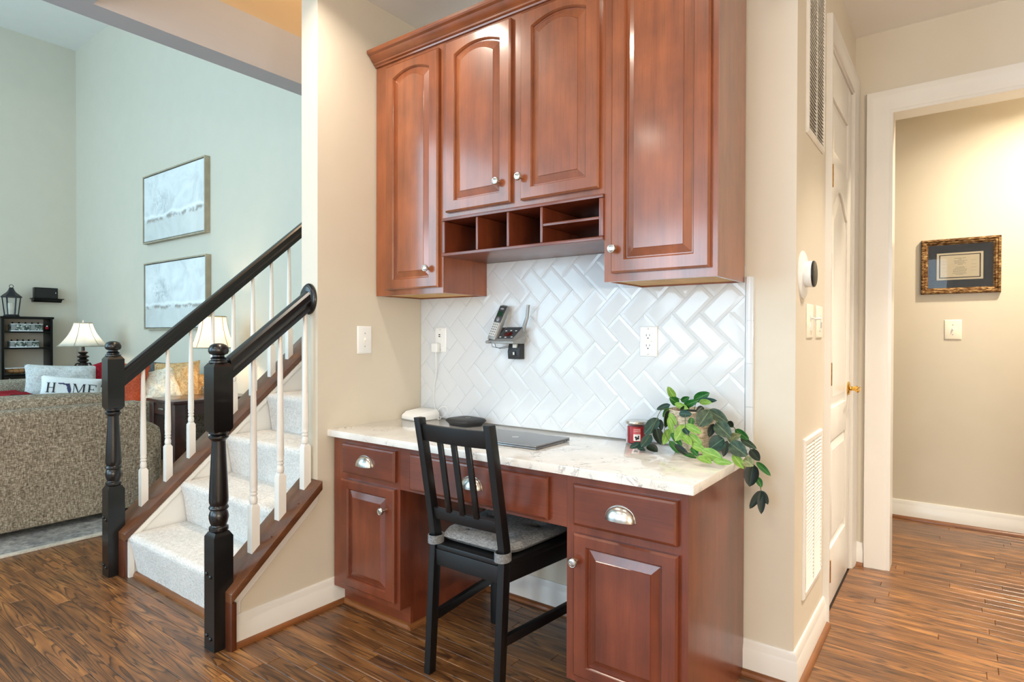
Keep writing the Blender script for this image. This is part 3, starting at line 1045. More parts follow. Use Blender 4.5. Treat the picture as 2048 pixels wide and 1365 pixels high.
for s in (-1, 1):
    xc = -1.3155 + s * 0.192
    m = MB()
    m.rings([[(xc - 0.0165, 1.905, z), (xc + 0.0165, 1.905, z), (xc + 0.0165, 1.938, z), (xc - 0.0165, 1.938, z)] for z in (0.0, 0.43)])
    part(ch, 'leg', m, M['blackw'], bevel=0.003)
    for nm, z0, z1, th in (('apron', 0.375, 0.43, 0.010), ('stretcher', 0.175, 0.205, 0.010)):
        xa, xb = -1.3155 + s * 0.1515, xc
        m = MB()
        ya_ = 1.535 if nm == 'apron' else 1.522
        m.rings([[(xa - th, ya_, z0), (xa + th, ya_, z0), (xa + th, ya_, z1), (xa - th, ya_, z1)], [(xb - th, 1.906, z0), (xb + th, 1.906, z0), (xb + th, 1.906, z1), (xb - th, 1.906, z1)]])
        part(ch, nm, m, M['blackw'], bevel=0.0015)
part(ch, 'apron', MB().box(-1.454, -1.178, 1.512, 1.532, 0.375, 0.43), M['blackw'], bevel=0.002)
part(ch, 'apron', MB().box(-1.49, -1.14, 1.912, 1.932, 0.375, 0.43), M['blackw'], bevel=0.002)
m = MB()
m.prism([(-1.449, 1.512), (-1.182, 1.512), (-1.182, 1.545), (-1.148, 1.545), (-1.105, 1.95), (-1.526, 1.95), (-1.483, 1.545), (-1.449, 1.545)], 'z', 0.4305, 0.4485)
part(ch, 'seat', m, M['blackw'], bevel=0.004)

cu = thing('seat_cushion', 'thin grey ticking seat pad strapped to the black chair', 'cushion', (-1.3155, 1.73, 0.449))
tufts = [(-1.40, 1.62), (-1.24, 1.62), (-1.41, 1.80), (-1.22, 1.80)]
def cush(top):
    def g(u, v):
        y_ = 1.537 + v * 0.385
        hw = 0.140 + 0.035 * v + (0.02 * min(1, v * 6))
        hw -= 0.012 * (abs(2 * v - 1) ** 8)
        x_ = -1.3155 + (2 * u - 1) * hw
        e = (1 - abs(2 * u - 1) ** 6) * (1 - abs(2 * v - 1) ** 6)
        z_ = 0.4695 + (1 if top else -1) * 0.0205 * max(0, e) ** 0.4
        if top:
            for tx, ty in tufts:
                d2 = (x_ - tx) ** 2 + (y_ - ty) ** 2
                z_ -= 0.013 * math.exp(-d2 / 0.0008)
        return (x_, y_, max(z_, 0.4492))
    return g
m = MB()
m.grid(cush(True), 26, 26).grid(cush(False), 26, 26)
part(cu, 'pad', m, M['cushion'], ang=80)
for tx, ty in tufts:
    part(cu, 'tuft', MB().lathe([(0.0001, -0.001), (0.006, 0.0), (0.007, 0.002), (0.004, 0.0045), (0.0001, 0.005)], 10, (tx, ty, 0.4765)), M['charcoal'])
for s, xc in ((-1, -1.467), (1, -1.164)):
    m = MB()
    ring = []
    for k in range(24):
        a = 2 * pi * k / 24
        ring.append((xc - s * 0.004 + 0.027 * cos(a) * (1 if abs(cos(a)) < 0.8 else 0.95), 1.524 + 0.030 * sin(a)))
    inn = [(xc - s * 0.004 + 0.024 * cos(2 * pi * k / 24), 1.524 + 0.0265 * sin(2 * pi * k / 24)) for k in range(24)]
    z0, z1 = 0.448, 0.477
    m.rings([[(p[0], p[1], z0) for p in inn], [(p[0], p[1], z0) for p in ring], [(p[0], p[1], (z0 + z1) / 2) for p in ring], [(p[0], p[1], z1) for p in ring], [(p[0], p[1], z1) for p in inn], [(p[0], p[1], z0) for p in inn]], cap0=False, cap1=False)
    part(cu, 'strap', m, M['cushion'], label='grey fabric strap wrapped round a back leg')

# ================================================================== ON THE DESK
ZD = 0.765
lp = thing('laptop', 'closed space grey laptop lying on the desk behind the chair back', 'laptop', (-1.37, 1.865, ZD), rz=rad(0.5), local=True)
m = MB()
m.box(-0.174, 0.174, -0.117, 0.117, 0.0015, 0.0085)
part(lp, 'base', m, M['alu'], bevel=0.003)
part(lp, 'lid', MB().box(-0.174, 0.174, -0.117, 0.117, 0.0092, 0.0150), M['alu'], bevel=0.0026, seg=3)
m = MB()
for sx in (-0.15, 0.15):
    for sy in (-0.095, 0.095):
        m.lathe([(0.008, 0), (0.008, 0.0015)], 10, (sx, sy, 0))
part(lp, 'feet', m, M['slot'])
m = MB()
ap = []
for k in range(40):
    a = 2 * pi * k / 40
    r = 0.0135 * (1 + 0.06 * cos(2 * a)) - 0.003 * math.exp(-((a - pi / 2) / 0.35) ** 2) - 0.0015 * math.exp(-((a - 3 * pi / 2) / 0.3) ** 2)
    bx, by = r * cos(a), r * sin(a)
    if (bx - 0.017) ** 2 + (by - 0.002) ** 2 < 0.0068 ** 2:
        d = Vector((bx - 0.017, by - 0.002)).normalized() * 0.0068
        bx, by = 0.017 + d.x, 0.002 + d.y
    ap.append((bx, by, 0.01515))
m.add(ap, [tuple(range(40))])
m.add([(0.001 + 0.0035 * cos(t) + q, 0.0165 + 0.0045 * sin(t) + q, 0.01515) for t, q in [(k * pi / 6, 0.0012 * cos(k * pi / 6 - pi / 4)) for k in range(12)]], [tuple(range(12))])
part(lp, 'emblem', m, M['alul'], label='polished fruit emblem on the lid')
m = MB()
for k in range(2):
    m.box(0.1738, 0.1743, 0.07 + k * 0.018, 0.079 + k * 0.018, 0.0035, 0.006)
part(lp, 'port', m, M['slot'])

ro = thing('router', 'flat black square phone adapter box by the tile wall', 'router', (-1.795, 2.062, ZD), rz=rad(-9), local=True)
def squircle(a, b, e, n=40):
    r = []
    for k in range(n):
        t = 2 * pi * k / n
        r.append((a * math.copysign(abs(cos(t)) ** (2 / e), cos(t)), b * math.copysign(abs(sin(t)) ** (2 / e), sin(t))))
    return r
m = MB()
m.rings([[(x * s, y * s, z) for x, y in squircle(0.083, 0.072, 4.5)] for s, z in ((0.80, 0.0), (0.84, 0.006), (1.0, 0.019), (0.985, 0.0235), (0.93, 0.028), (0.85, 0.0305), (0.4, 0.0315))])
part(ro, 'body', m, M['matteblack'], ang=50)
m = MB()
m.lathe([(0.0085, 0.0313), (0.0085, 0.0322), (0.011, 0.0322), (0.011, 0.0313)], 28, (0, 0.012, 0))
part(ro, 'ring_emblem', m, M['silver'], label='small pale ring emblem')
m = MB()
for k in range(7):
    m.box(-0.04 + k * 0.013, -0.036 + k * 0.013, -0.026 - 0.004 * abs(k - 3) * 0, -0.0245, 0.0312, 0.0319)
part(ro, 'key_marks', m, M['silver'])

wb = thing('white_box', 'small white plastic hub box in the left corner of the desk', 'box', (-2.09, 2.07, ZD), rz=rad(-4), local=True)
m = MB()
m.rings([[(-0.066, -0.066, 0.0), (0.062, -0.068, 0.0), (0.062, 0.066, 0.0), (-0.066, 0.066, 0.0)], [(-0.066, -0.066, 0.022), (0.063, -0.069, 0.018), (0.062, 0.066, 0.030), (-0.066, 0.066, 0.030)], [(-0.058, -0.046, 0.040), (0.040, -0.042, 0.035), (0.054, 0.058, 0.048), (-0.058, 0.058, 0.050)]])
part(wb, 'shell', m, M['plastic'], bevel=0.005, seg=3, ang=50)
part(wb, 'base_seam', MB().box(-0.064, 0.060, -0.0675, 0.064, 0.0035, 0.0045), M['grey'])

cd = thing('jar_candle', 'red jar candle with a silver lid beside the potted plant', 'candle', (-0.978, 2.106, ZD))
c0 = (-0.978, 2.106, ZD)
part(cd, 'wax', MB().lathe([(0.0335, 0.004), (0.0335, 0.066), (0.030, 0.067)], 28, c0), M['wax'])
part(cd, 'jar', MB().lathe([(0.036, 0.0), (0.0385, 0.003), (0.0385, 0.072), (0.036, 0.0745), (0.0352, 0.0745), (0.0368, 0.071), (0.0368, 0.0035), (0.0001, 0.003)], 28, c0), M['glass'])
part(cd, 'lid', MB().lathe([(0.0395, 0.075), (0.0405, 0.0765), (0.0405, 0.083), (0.039, 0.085), (0.033, 0.0858), (0.0001, 0.0862)], 28, c0), M['nickel'])
an0 = math.atan2(-2.106, 0.978) + 0.05
def wrap(z0, z1, w, rr):
    m = MB()
    m.grid(lambda u, v: (c0[0] + rr * cos(an0 + (u - 0.5) * w / rr), c0[1] + rr * sin(an0 + (u - 0.5) * w / rr), ZD + z0 + (z1 - z0) * v), 10, 2)
    return m
part(cd, 'label', wrap(0.012, 0.062, 0.032, 0.0388), M['label'], label='red and white printed candle label')
part(cd, 'label', wrap(0.014, 0.039, 0.026, 0.03895), M['labelw'])
def bend(zc, rr=0.0391):
    return lambda p: Vector((c0[0] + rr * cos(an0 + p.x / rr), c0[1] + rr * sin(an0 + p.x / rr), ZD + zc + p.y))
m = text_mb('YANKEE', 0.0068, Matrix.Identity(4), bend=bend(0.0560))
text_mb('CANDLE', 0.0068, Matrix.Identity(4), mb=m, bend=bend(0.0495))
text_mb('BLACK CHERRY', 0.0035, Matrix.Identity(4), mb=m, bend=bend(0.0435))
part(cd, 'lettering', m, M['labelw'])
m = MB()
for qx, qz, rr_ in ((-0.004, 0.027, 0.0042), (0.004, 0.024, 0.0046), (-0.002, 0.020, 0.0035), (0.006, 0.031, 0.003)):
    b = bend(0)
    m.add([b(Vector((qx + rr_ * cos(t * pi / 7), qz + rr_ * sin(t * pi / 7), 0))) for t in range(14)], [tuple(range(14))])
part(cd, 'cherry_print', m, M['ink'])

# ------------------------------------------------------------------ potted plant
pp = thing('potted_plant', 'trailing green plant in a woven basket pot at the right end of the desk', 'plant', (-0.748, 2.045, ZD))
pc = (-0.748, 2.062, ZD)
pr = [(0.050, 0.0), (0.056, 0.003)]
for k in range(17):
    z = 0.006 + k * 0.0083
    r = 0.056 + 0.021 * (k / 16) ** 0.8
    pr += [(r, z - 0.003), (r + 0.0022, z), (r, z + 0.003)]
pr += [(0.0795, 0.146), (0.080, 0.149), (0.077, 0.150), (0.074, 0.146), (0.072, 0.128), (0.0001, 0.127)]
part(pp, 'pot', MB().lathe(pr, 36, pc), M['basket'], ang=60)
m = MB()
m.lathe([(0.0715, 0.128), (0.060, 0.139), (0.03, 0.145), (0.0001, 0.146)], 20, pc)
part(pp, 'soil', m, M['soil'])
vines = [[(-0.79, 2.03, 0.905), (-0.83, 2.00, 0.915), (-0.85, 1.985, 0.87), (-0.868, 1.97, 0.82), (-0.886, 1.955, 0.785)],
         [(-0.79, 2.03, 0.905), (-0.812, 1.985, 0.91), (-0.81, 1.965, 0.86), (-0.79, 1.95, 0.82), (-0.75, 1.935, 0.795), (-0.70, 1.92, 0.782), (-0.66, 1.89, 0.783), (-0.61, 1.87, 0.783)],
         [(-0.74, 2.03, 0.91), (-0.735, 1.975, 0.915), (-0.733, 1.958, 0.88), (-0.72, 1.95, 0.845), (-0.69, 1.93, 0.82), (-0.655, 1.90, 0.80)],
         [(-0.71, 2.03, 0.905), (-0.67, 2.00, 0.925), (-0.645, 2.01, 0.885), (-0.615, 2.015, 0.84), (-0.585, 2.01, 0.80), (-0.553, 2.01, 0.78), (-0.54, 2.05, 0.755), (-0.526, 2.062, 0.71), (-0.514, 2.055, 0.668)],
         [(-0.71, 2.05, 0.905), (-0.655, 2.05, 0.915), (-0.62, 2.055, 0.885), (-0.595, 2.07, 0.85), (-0.56, 2.07, 0.81), (-0.54, 2.075, 0.765)],
         [(-0.76, 2.05, 0.905), (-0.77, 2.06, 0.935), (-0.805, 2.055, 0.955)], [(-0.74, 2.06, 0.905), (-0.735, 2.07, 0.94), (-0.71, 2.07, 0.955)]]
for vn in vines:
    P = [Vector(p) for p in vn]
    pts = []
    for i in range(len(P) - 1):
        p0, p1, p2, p3 = P[max(i - 1, 0)], P[i], P[i + 1], P[min(i + 2, len(P) - 1)]
        for k in range(4):
            t = k / 4
            pts.append(0.5 * ((2 * p1) + (p2 - p0) * t + (2 * p0 - 5 * p1 + 4 * p2 - p3) * t * t + (3 * p1 - p0 - 3 * p2 + p3) * t ** 3))
    pts.append(P[-1])
    part(pp, 'stem', MB().tube(pts, 0.0013, 6), M['stem'])
LV = [(-0.813,2.07,0.945,-0.832,2.05,0.991,0.023,1),
      (-0.783,2.03,0.933,-0.804,2,0.956,0.026,0),
      (-0.749,2.08,0.945,-0.689,2.07,0.975,0.03,0),
      (-0.764,2.02,0.927,-0.705,2,0.954,0.022,0),
      (-0.73,2.07,0.945,-0.657,2.05,0.952,0.013,3),
      (-0.716,2.04,0.946,-0.665,2.02,0.947,0.018,1),
      (-0.822,2.05,0.927,-0.866,2.03,0.908,0.014,3),
      (-0.791,2.01,0.937,-0.731,1.98,0.925,0.011,1),
      (-0.814,2.03,0.917,-0.829,2,0.887,0.022,0),
      (-0.814,2.02,0.912,-0.815,1.99,0.852,0.022,2),
      (-0.802,1.99,0.905,-0.771,1.98,0.865,0.015,1),
      (-0.845,2,0.882,-0.885,1.97,0.825,0.037,3),
      (-0.845,2.01,0.877,-0.833,2,0.84,0.016,2),
      (-0.85,1.99,0.849,-0.82,1.96,0.798,0.031,2),
      (-0.862,1.98,0.823,-0.888,1.95,0.783,0.03,3),
      (-0.895,1.97,0.791,-0.927,1.94,0.763,0.022,3),
      (-0.88,1.96,0.779,-0.893,1.935,0.752,0.03,3),
      (-0.869,1.96,0.789,-0.823,1.94,0.768,0.029,2),
      (-0.798,1.98,0.851,-0.806,1.95,0.8,0.024,1),
      (-0.76,1.97,0.908,-0.713,1.965,0.91,0.022,3),
      (-0.714,1.965,0.9,-0.715,1.96,0.868,0.015,0),
      (-0.666,2,0.922,-0.692,1.97,0.871,0.047,4),
      (-0.682,2.04,0.92,-0.612,2.02,0.885,0.033,4),
      (-0.649,2.01,0.883,-0.591,1.98,0.845,0.043,4),
      (-0.658,2.02,0.877,-0.667,2,0.833,0.021,2),
      (-0.618,2,0.834,-0.655,1.97,0.801,0.046,3),
      (-0.621,2.05,0.884,-0.597,2.03,0.869,0.019,2),
      (-0.615,2.03,0.827,-0.568,2.01,0.85,0.025,5),
      (-0.603,2.07,0.857,-0.554,2.06,0.828,0.022,0),
      (-0.585,2.07,0.828,-0.53,2.06,0.801,0.019,4),
      (-0.599,2,0.822,-0.536,1.97,0.791,0.042,4),
      (-0.607,2,0.828,-0.613,1.98,0.778,0.019,2),
      (-0.583,1.98,0.789,-0.543,1.96,0.751,0.025,1),
      (-0.549,1.98,0.779,-0.515,1.96,0.765,0.031,5),
      (-0.542,2.03,0.803,-0.508,2.01,0.772,0.026,2),
      (-0.536,2.08,0.754,-0.488,2.07,0.716,0.012,0),
      (-0.538,2.05,0.752,-0.544,2.03,0.68,0.04,2),
      (-0.529,2.06,0.709,-0.511,2.05,0.679,0.01,0),
      (-0.512,2.05,0.669,-0.543,2.03,0.608,0.021,2),
      (-0.512,2.05,0.667,-0.507,2.03,0.597,0.022,2),
      (-0.514,2.06,0.666,-0.491,2.05,0.626,0.018,2),
      (-0.734,1.96,0.874,-0.756,1.93,0.821,0.033,1),
      (-0.731,1.955,0.875,-0.667,1.93,0.855,0.022,1),
      (-0.736,1.955,0.864,-0.715,1.94,0.846,0.021,3),
      (-0.734,1.94,0.84,-0.693,1.91,0.817,0.021,1),
      (-0.719,1.95,0.845,-0.662,1.92,0.816,0.025,1),
      (-0.697,1.92,0.818,-0.642,1.9,0.803,0.021,1),
      (-0.657,1.9,0.805,-0.585,1.88,0.791,0.031,1),
      (-0.663,1.88,0.788,-0.608,1.85,0.778,0.024,1),
      (-0.612,1.87,0.784,-0.549,1.86,0.785,0.011,1),
      (-0.697,1.92,0.809,-0.668,1.9,0.784,0.018,0),
      (-0.729,1.93,0.783,-0.678,1.91,0.773,0.015,0),
      (-0.784,1.95,0.816,-0.743,1.93,0.78,0.019,0),
      (-0.762,1.94,0.808,-0.704,1.92,0.777,0.016,2),
      (-0.801,1.98,0.891,-0.775,1.96,0.838,0.015,1),
      (-0.784,1.96,0.842,-0.736,1.94,0.806,0.012,0),
      (-0.738,2.01,0.926,-0.756,1.97,0.921,0.018,2),
      (-0.694,2.02,0.932,-0.702,1.98,0.917,0.018,2),
      (-0.787,2.06,0.94,-0.753,2.05,0.958,0.017,0)]
def leaf_mesh(mt, curl):
    m = MB()
    n = 8
    vs_ = []
    for i in range(n + 1):
        t = i / n
        w = (sin(pi * t ** 0.86) ** 0.62) * 0.5 if 0 < t < 1 else 0.012
        dz = -curl * (t - 0.35) ** 2 * 0.8
        for s, up in ((-1, 0.11), (-0.55, 0.035), (0, 0.0), (0.55, 0.035), (1, 0.11)):
            vs_.append((s * w, t, dz + up * w * 2))
    top = [(i * 5 + j, i * 5 + j + 1, (i + 1) * 5 + j + 1, (i + 1) * 5 + j) for i in range(n) for j in range(4)]
    m.add(vs_, top)
    return mesh('leaf', m, mt, ang=180, recalc=False)
lm = {(c_, k): leaf_mesh(LEAF[c_], (0.12, 0.35)[k]) for c_ in range(6) for k in range(2)}
vdir = Vector((0, 0, 1.17))
for i, (ax, ay, az, bx, by, bz, w, c_) in enumerate(LV):
    a, b = Vector((ax, ay, az)), Vector((bx, by, bz))
    if b.x < -0.56 and b.z < 0.777:
        b.z = 0.777
    if a.x < -0.56 and a.z < 0.779:
        a.z = 0.779
    d = b - a
    L = d.length
    yv = d.normalized()
    nv = (vdir - (a + b) / 2).normalized() + Vector((random.uniform(-0.25, 0.25), random.uniform(-0.1, 0.1), random.uniform(-0.05, 0.3)))
    if az < 0.8 and bx < -0.57:
        nv += Vector((0, 0, 0.9))
    xv = yv.cross(nv).normalized()
    zv = xv.cross(yv)
    o = bpy.data.objects.new('leaf', lm[(c_, i % 2)])
    COL.objects.link(o)
    o.parent = pp
    wf = max(w, 0.018) * 1.16
    mm = Matrix((xv * wf, yv * L, zv * wf)).transposed().to_4x4()
    o.matrix_local = Matrix.Translation(a - Vector(pp.location)) @ mm

# ================================================================== ON THE BACKSPLASH
YF = 2.1545
def plate(name, label, cat, x, y, z, face, w=0.072, h=0.117, mt=None, th=0.006):
    t = thing(name, label, cat, (x, y, z))
    A = wallM(x, y, z, face)
    m = MB(A)
    m.rings([[(-w / 2, -h / 2, 0), (w / 2, -h / 2, 0), (w / 2, h / 2, 0), (-w / 2, h / 2, 0)], [(-w / 2, -h / 2, th * 0.4), (w / 2, -h / 2, th * 0.4), (w / 2, h / 2, th * 0.4), (-w / 2, h / 2, th * 0.4)],
             [(-w / 2 + 0.005, -h / 2 + 0.005, th), (w / 2 - 0.005, -h / 2 + 0.005, th), (w / 2 - 0.005, h / 2 - 0.005, th), (-w / 2 + 0.005, h / 2 - 0.005, th)]])
    part(t, 'cover_plate', m, mt or M['plastic'], bevel=0.001, seg=1)
    return t, A
def screws(t, A, zs, mt=None, x=0):
    for z in zs:
        part(t, 'screw', MB(A).lathe([(0.003, 0.0055), (0.003, 0.0066), (0.002, 0.0072), (0.0001, 0.0073)], 10, (x, z, 0)), mt or M['nickel'])

t, A = plate('power_outlet', 'white safety power outlet with test buttons on the tile wall above the candle', 'outlet', -0.951, YF, 1.1505, '-y')
part(t, 'receptacle', MB(A).box(-0.0165, 0.0165, -0.0335, 0.0335, 0.0052, 0.0078), M['plastic'], bevel=0.0008, seg=1)
for z in (0.0205, -0.0185):
    m = MB(A)
    m.box(-0.0075, -0.0055, z - 0.001, z + 0.007, 0.0076, 0.0081).box(0.0055, 0.0075, z, z + 0.0065, 0.0076, 0.0081)
    m.lathe([(0.0026, 0.0076), (0.0026, 0.0081)], 10, (0, z - 0.008, 0))
    part(t, 'slots', m, M['slot'])
part(t, 'test_button', MB(A).box(-0.013, -0.002, -0.003, 0.003, 0.0077, 0.0088), M['plasticw'], bevel=0.0005, seg=1)
part(t, 'reset_button', MB(A).box(0.0, 0.010, -0.003, 0.003, 0.0077, 0.0088), M['plasticw'], bevel=0.0005, seg=1)
part(t, 'indicator', MB(A).box(0.0125, 0.0145, -0.001, 0.001, 0.0077, 0.0083), M['slot'])
screws(t, A, (0.0485, -0.0485))

t, A = plate('usb_outlet', 'white outlet with two small usb ports at the left end of the tile wall', 'outlet', -2.037, YF, 1.15, '-y', w=0.075, h=0.122)
part(t, 'receptacle', MB(A).box(-0.0165, 0.0165, -0.0335, 0.0335, 0.0052, 0.0078), M['plastic'], bevel=0.0008, seg=1)
for k in range(2):
    part(t, 'usb_port', MB(A).box(-0.009, 0.002, 0.0135 + k * 0.009, 0.0185 + k * 0.009, 0.0076, 0.0082), M['slot'])
screws(t, A, (0.0485, -0.0485))

pg = thing('charger_plug', 'white wall charger with a cord hanging down to the white hub box', 'charger', (-2.050, YF, 1.115))
m = MB()
m.box(-2.073, -2.033, YF - 0.034, YF - 0.0083, 1.088, 1.134)
part(pg, 'body', m, M['plastic'], bevel=0.006, seg=3)
cord = [(-2.055, YF - 0.02, 1.088), (-2.055, YF - 0.02, 1.05), (-2.060, YF - 0.012, 0.98), (-2.076, YF - 0.008, 0.92), (-2.080, YF - 0.006, 0.86), (-2.066, YF - 0.010, 0.805), (-2.05, YF - 0.02, 0.785)]
for k in range(13):
    a = -0.9 + k * 0.55
    cord.append((-2.006 + 0.030 * sin(a - 0.3), YF - 0.022 + 0.004 * cos(k), 0.800 + 0.026 * -cos(a)))
cord += [(-2.0, YF - 0.04, 0.770), (-2.012, YF - 0.055, 0.768)]
P = [Vector(p) for p in cord]
pts = []
for i in range(len(P) - 1):
    p0, p1, p2, p3 = P[max(i - 1, 0)], P[i], P[i + 1], P[min(i + 2, len(P) - 1)]
    for k in range(5):
        tt = k / 5
        pts.append(0.5 * ((2 * p1) + (p2 - p0) * tt + (2 * p0 - 5 * p1 + 4 * p2 - p3) * tt * tt + (3 * p1 - p0 - 3 * p2 + p3) * tt ** 3))
part(pg, 'cord', MB().tube(pts, 0.0017, 7), M['plastic'], label='thin white cord')
part(pg, 'cord', MB().tube([(-2.050, YF - 0.022, 1.088), (-2.047, YF - 0.02, 1.06), (-2.053, YF - 0.015, 1.0), (-2.066, YF - 0.011, 0.95)], 0.0014, 6), M['plastic'])

# cordless phone: base on a wall mount, handset resting in it
pb = thing('answering_machine', 'grey and silver answering machine base with antenna hung on the tile wall', 'phone', (-1.585, YF, 1.13))
# base wedge: back plane at wall, sloping face towards the room
def wedge(x0, x1, pts):
    return MB().prism(pts, 'x', x0, x1)
m = MB()
Yq = YF
bot = [(-1.680, Yq - 0.095, 1.136), (-1.530, Yq - 0.090, 1.136), (-1.512, Yq - 0.030, 1.136), (-1.665, Yq - 0.03, 1.136)]
mid = [(-1.682, Yq - 0.096, 1.145), (-1.528, Yq - 0.092, 1.145), (-1.508, Yq - 0.03, 1.170), (-1.662, Yq - 0.03, 1.17)]
top = [(-1.672, Yq - 0.086, 1.152), (-1.540, Yq - 0.084, 1.152), (-1.520, Yq - 0.030, 1.208), (-1.655, Yq - 0.030, 1.208)]
m.rings([bot, mid, top])
part(pb, 'shell', m, M['silver'], bevel=0.004, seg=2)
def onface(u, v, o_=0.0):
    """point on the sloping top face of the base"""
    a = Vector(top[0]).lerp(Vector(top[1]), u)
    b = Vector(top[3]).lerp(Vector(top[2]), u)
    n = (Vector(top[1]) - Vector(top[0])).cross(Vector(top[3]) - Vector(top[0])).normalized()
    return a.lerp(b, v) + n * o_
def facequad(u0, u1, v0, v1, o0, o1, name, mt, bev=0.001):
    m = MB()
    m.rings([[onface(u, v, o_) for u, v in ((u0, v0), (u1, v0), (u1, v1), (u0, v1))] for o_ in (o0, o1)])
    return part(pb, name, m, mt, bevel=bev, seg=1)
facequad(0.36, 0.97, 0.10, 0.98, -0.002, 0.003, 'control_panel', M['grey'])
m = MB()
m.rings([[onface(0.665 + 0.17 * cos(2 * pi * k / 24), 0.42 + 0.17 * sin(2 * pi * k / 24), o_) for k in range(24)] for o_ in (0.002, 0.0042)])
part(pb, 'message_display', m, M['redlens'])
for u, v in ((0.47, 0.68), (0.66, 0.70), (0.87, 0.68), (0.44, 0.20), (0.66, 0.18), (0.90, 0.20)):
    facequad(u - 0.035, u + 0.035, v - 0.03, v + 0.03, 0.0025, 0.0042, 'button', M['key'], 0.0005)
facequad(0.02, 0.32, 0.0, 0.98, -0.001, 0.002, 'cradle', M['grey'])
part(pb, 'antenna', MB().tube([(-1.513, Yq - 0.034, 1.19), (-1.509, Yq - 0.036, 1.215), (-1.497, Yq - 0.034, 1.25), (-1.492, Yq - 0.032, 1.305)], [0.006, 0.0085, 0.0075, 0.007], 10), M['silver'], label='stubby silver antenna')
n = (Vector(top[1]) - Vector(top[0])).cross(Vector(top[3]) - Vector(top[0])).normalized()
m = text_mb('at&t', 0.011, Matrix.Identity(4), bend=lambda p: Vector((-1.652 + p.x, Yq - 0.0965, 1.1412 + p.y * 0.8)))
part(pb, 'logo', m, M['ink'])

hs = thing('cordless_phone', 'silver cordless handset with green screen standing in the wall phone base', 'phone', (-1.650, 2.07, 1.155), local=True)
# handset local frame: x across, y depth, z up; leaned back towards the wall
hs.rotation_euler = (rad(-23), rad(9), rad(-6))
prof_h = [(-0.002, 0.0225, 0.010), (0.02, 0.024, 0.012), (0.08, 0.024, 0.013), (0.13, 0.0225, 0.012), (0.155, 0.021, 0.011), (0.163, 0.017, 0.008)]
m = MB()
rr = []
for z, hw, hd in prof_h:
    rr.append([(x, y_, z) for x, y_ in squircle(hw, hd, 5, 20)])
m.rings(rr)
part(hs, 'shell', m, M['silver'], ang=60)
part(hs, 'face_panel', MB().box(-0.0195, 0.0195, -0.0142, -0.0105, 0.078, 0.157), M['grey'], bevel=0.0015)
part(hs, 'screen', MB().box(-0.0145, 0.0145, -0.0150, -0.0138, 0.106, 0.130), M['lcd'], bevel=0.0004, seg=1)
part(hs, 'dial_pad', MB().lathe([(0.0095, 0.0), (0.0095, -0.002), (0.008, -0.003), (0.0001, -0.0034)], 20, (0, -0.0138, 0.091), 'y'), M['silver'])
part(hs, 'keypad', MB().box(-0.0185, 0.0185, -0.0147, -0.0115, 0.012, 0.074), M['key'], bevel=0.001)
for r_ in range(5):
    for q_ in range(3):
        part(hs, 'key', MB().box(-0.0155 + q_ * 0.0115, -0.0075 + q_ * 0.0115, -0.0153, -0.0145, 0.016 + r_ * 0.0115, 0.023 + r_ * 0.0115), M['silver'], bevel=0.0003, seg=1)
part(hs, 'logo', text_mb('at&t', 0.0115, wallM(0, -0.0144, 0.143)), M['plastic'], label='white lettering at the top of the handset')

jm = thing('phone_wall_mount', 'black wall bracket and jack box under the hanging phone base', 'bracket', (-1.553, YF, 1.10))
m = MB()
m.prism([(YF - 0.001, 1.068), (YF - 0.036, 1.068), (YF - 0.040, 1.10), (YF - 0.030, 1.1355), (YF - 0.001, 1.1355)], 'x', -1.598, -1.534)
part(jm, 'housing', m, M['matteblack'], bevel=0.002)
part(jm, 'jack', MB().box(-1.569, -1.553, YF - 0.0425, YF - 0.038, 1.083, 1.103), M['slot'])
part(jm, 'clip', MB().box(-1.566, -1.558, YF - 0.044, YF - 0.0395, 1.087, 1.099), M['key'])
part(jm, 'clip', MB().box(-1.569, -1.549, YF - 0.042, YF - 0.031, 1.118, 1.134), M['key'])
part(jm, 'cable', MB().tube([(-1.655, YF - 0.08, 1.135), (-1.652, YF - 0.08, 1.122), (-1.63, YF - 0.06, 1.116), (-1.598, YF - 0.03, 1.126)], 0.0013, 6), M['slot'])
part(jm, 'cable', MB().tube([(-1.638, YF - 0.08, 1.135), (-1.636, YF - 0.075, 1.12), (-1.62, YF - 0.06, 1.114), (-1.598, YF - 0.028, 1.120)], 0.0013, 6), M['slot'])

# ================================================================== SWITCHES, THERMOSTAT, VENTS
def toggle(t, A, up=True):
    part(t, 'toggle', MB(A).box(-0.0035, 0.0035, -0.008 if not up else -0.002, 0.002 if not up else 0.008, 0.0055, 0.016), M['plastic'], bevel=0.001)
    part(t, 'toggle_slot', MB(A).box(-0.005, 0.005, -0.012, 0.012, 0.0055, 0.0066), M['plasticw'])
t, A = plate('light_switch', 'white light switch on the beige wall left of the desk', 'switch', WL, 1.795, 1.150, '+x', w=0.082, h=0.125)
toggle(t, A)
screws(t, A, (0.03, -0.03))
t, A = plate('light_switch', 'ivory light switch under the framed document in the corridor', 'switch', -0.0295, YW, 1.216, '-y', w=0.088, h=0.124, mt=M['plasticw'])
toggle(t, A)
screws(t, A, (0.03, -0.03))
t, A = plate('power_outlet', 'ivory wall outlet with a small plug under the thermostat', 'outlet', XR, 2.385, 1.226, '+x', w=0.105, h=0.124, mt=M['plasticw'])
for z in (0.02, -0.02):
    part(t, 'receptacle', MB(A).lathe([(0.016, 0.005), (0.016, 0.0075), (0.0001, 0.0078)], 20, (0, z, 0)), M['plastic'])
m = MB(A)
m.tube([(0.0, 0.012, 0.007), (0.004, 0.008, 0.022), (0.012, 0.010, 0.034), (0.03, 0.014, 0.030)], 0.004, 8)
m.tube([(0.004, 0.004, 0.020), (0.006, -0.014, 0.024)], 0.003, 8)
part(t, 'night_plug', m, M['key'])
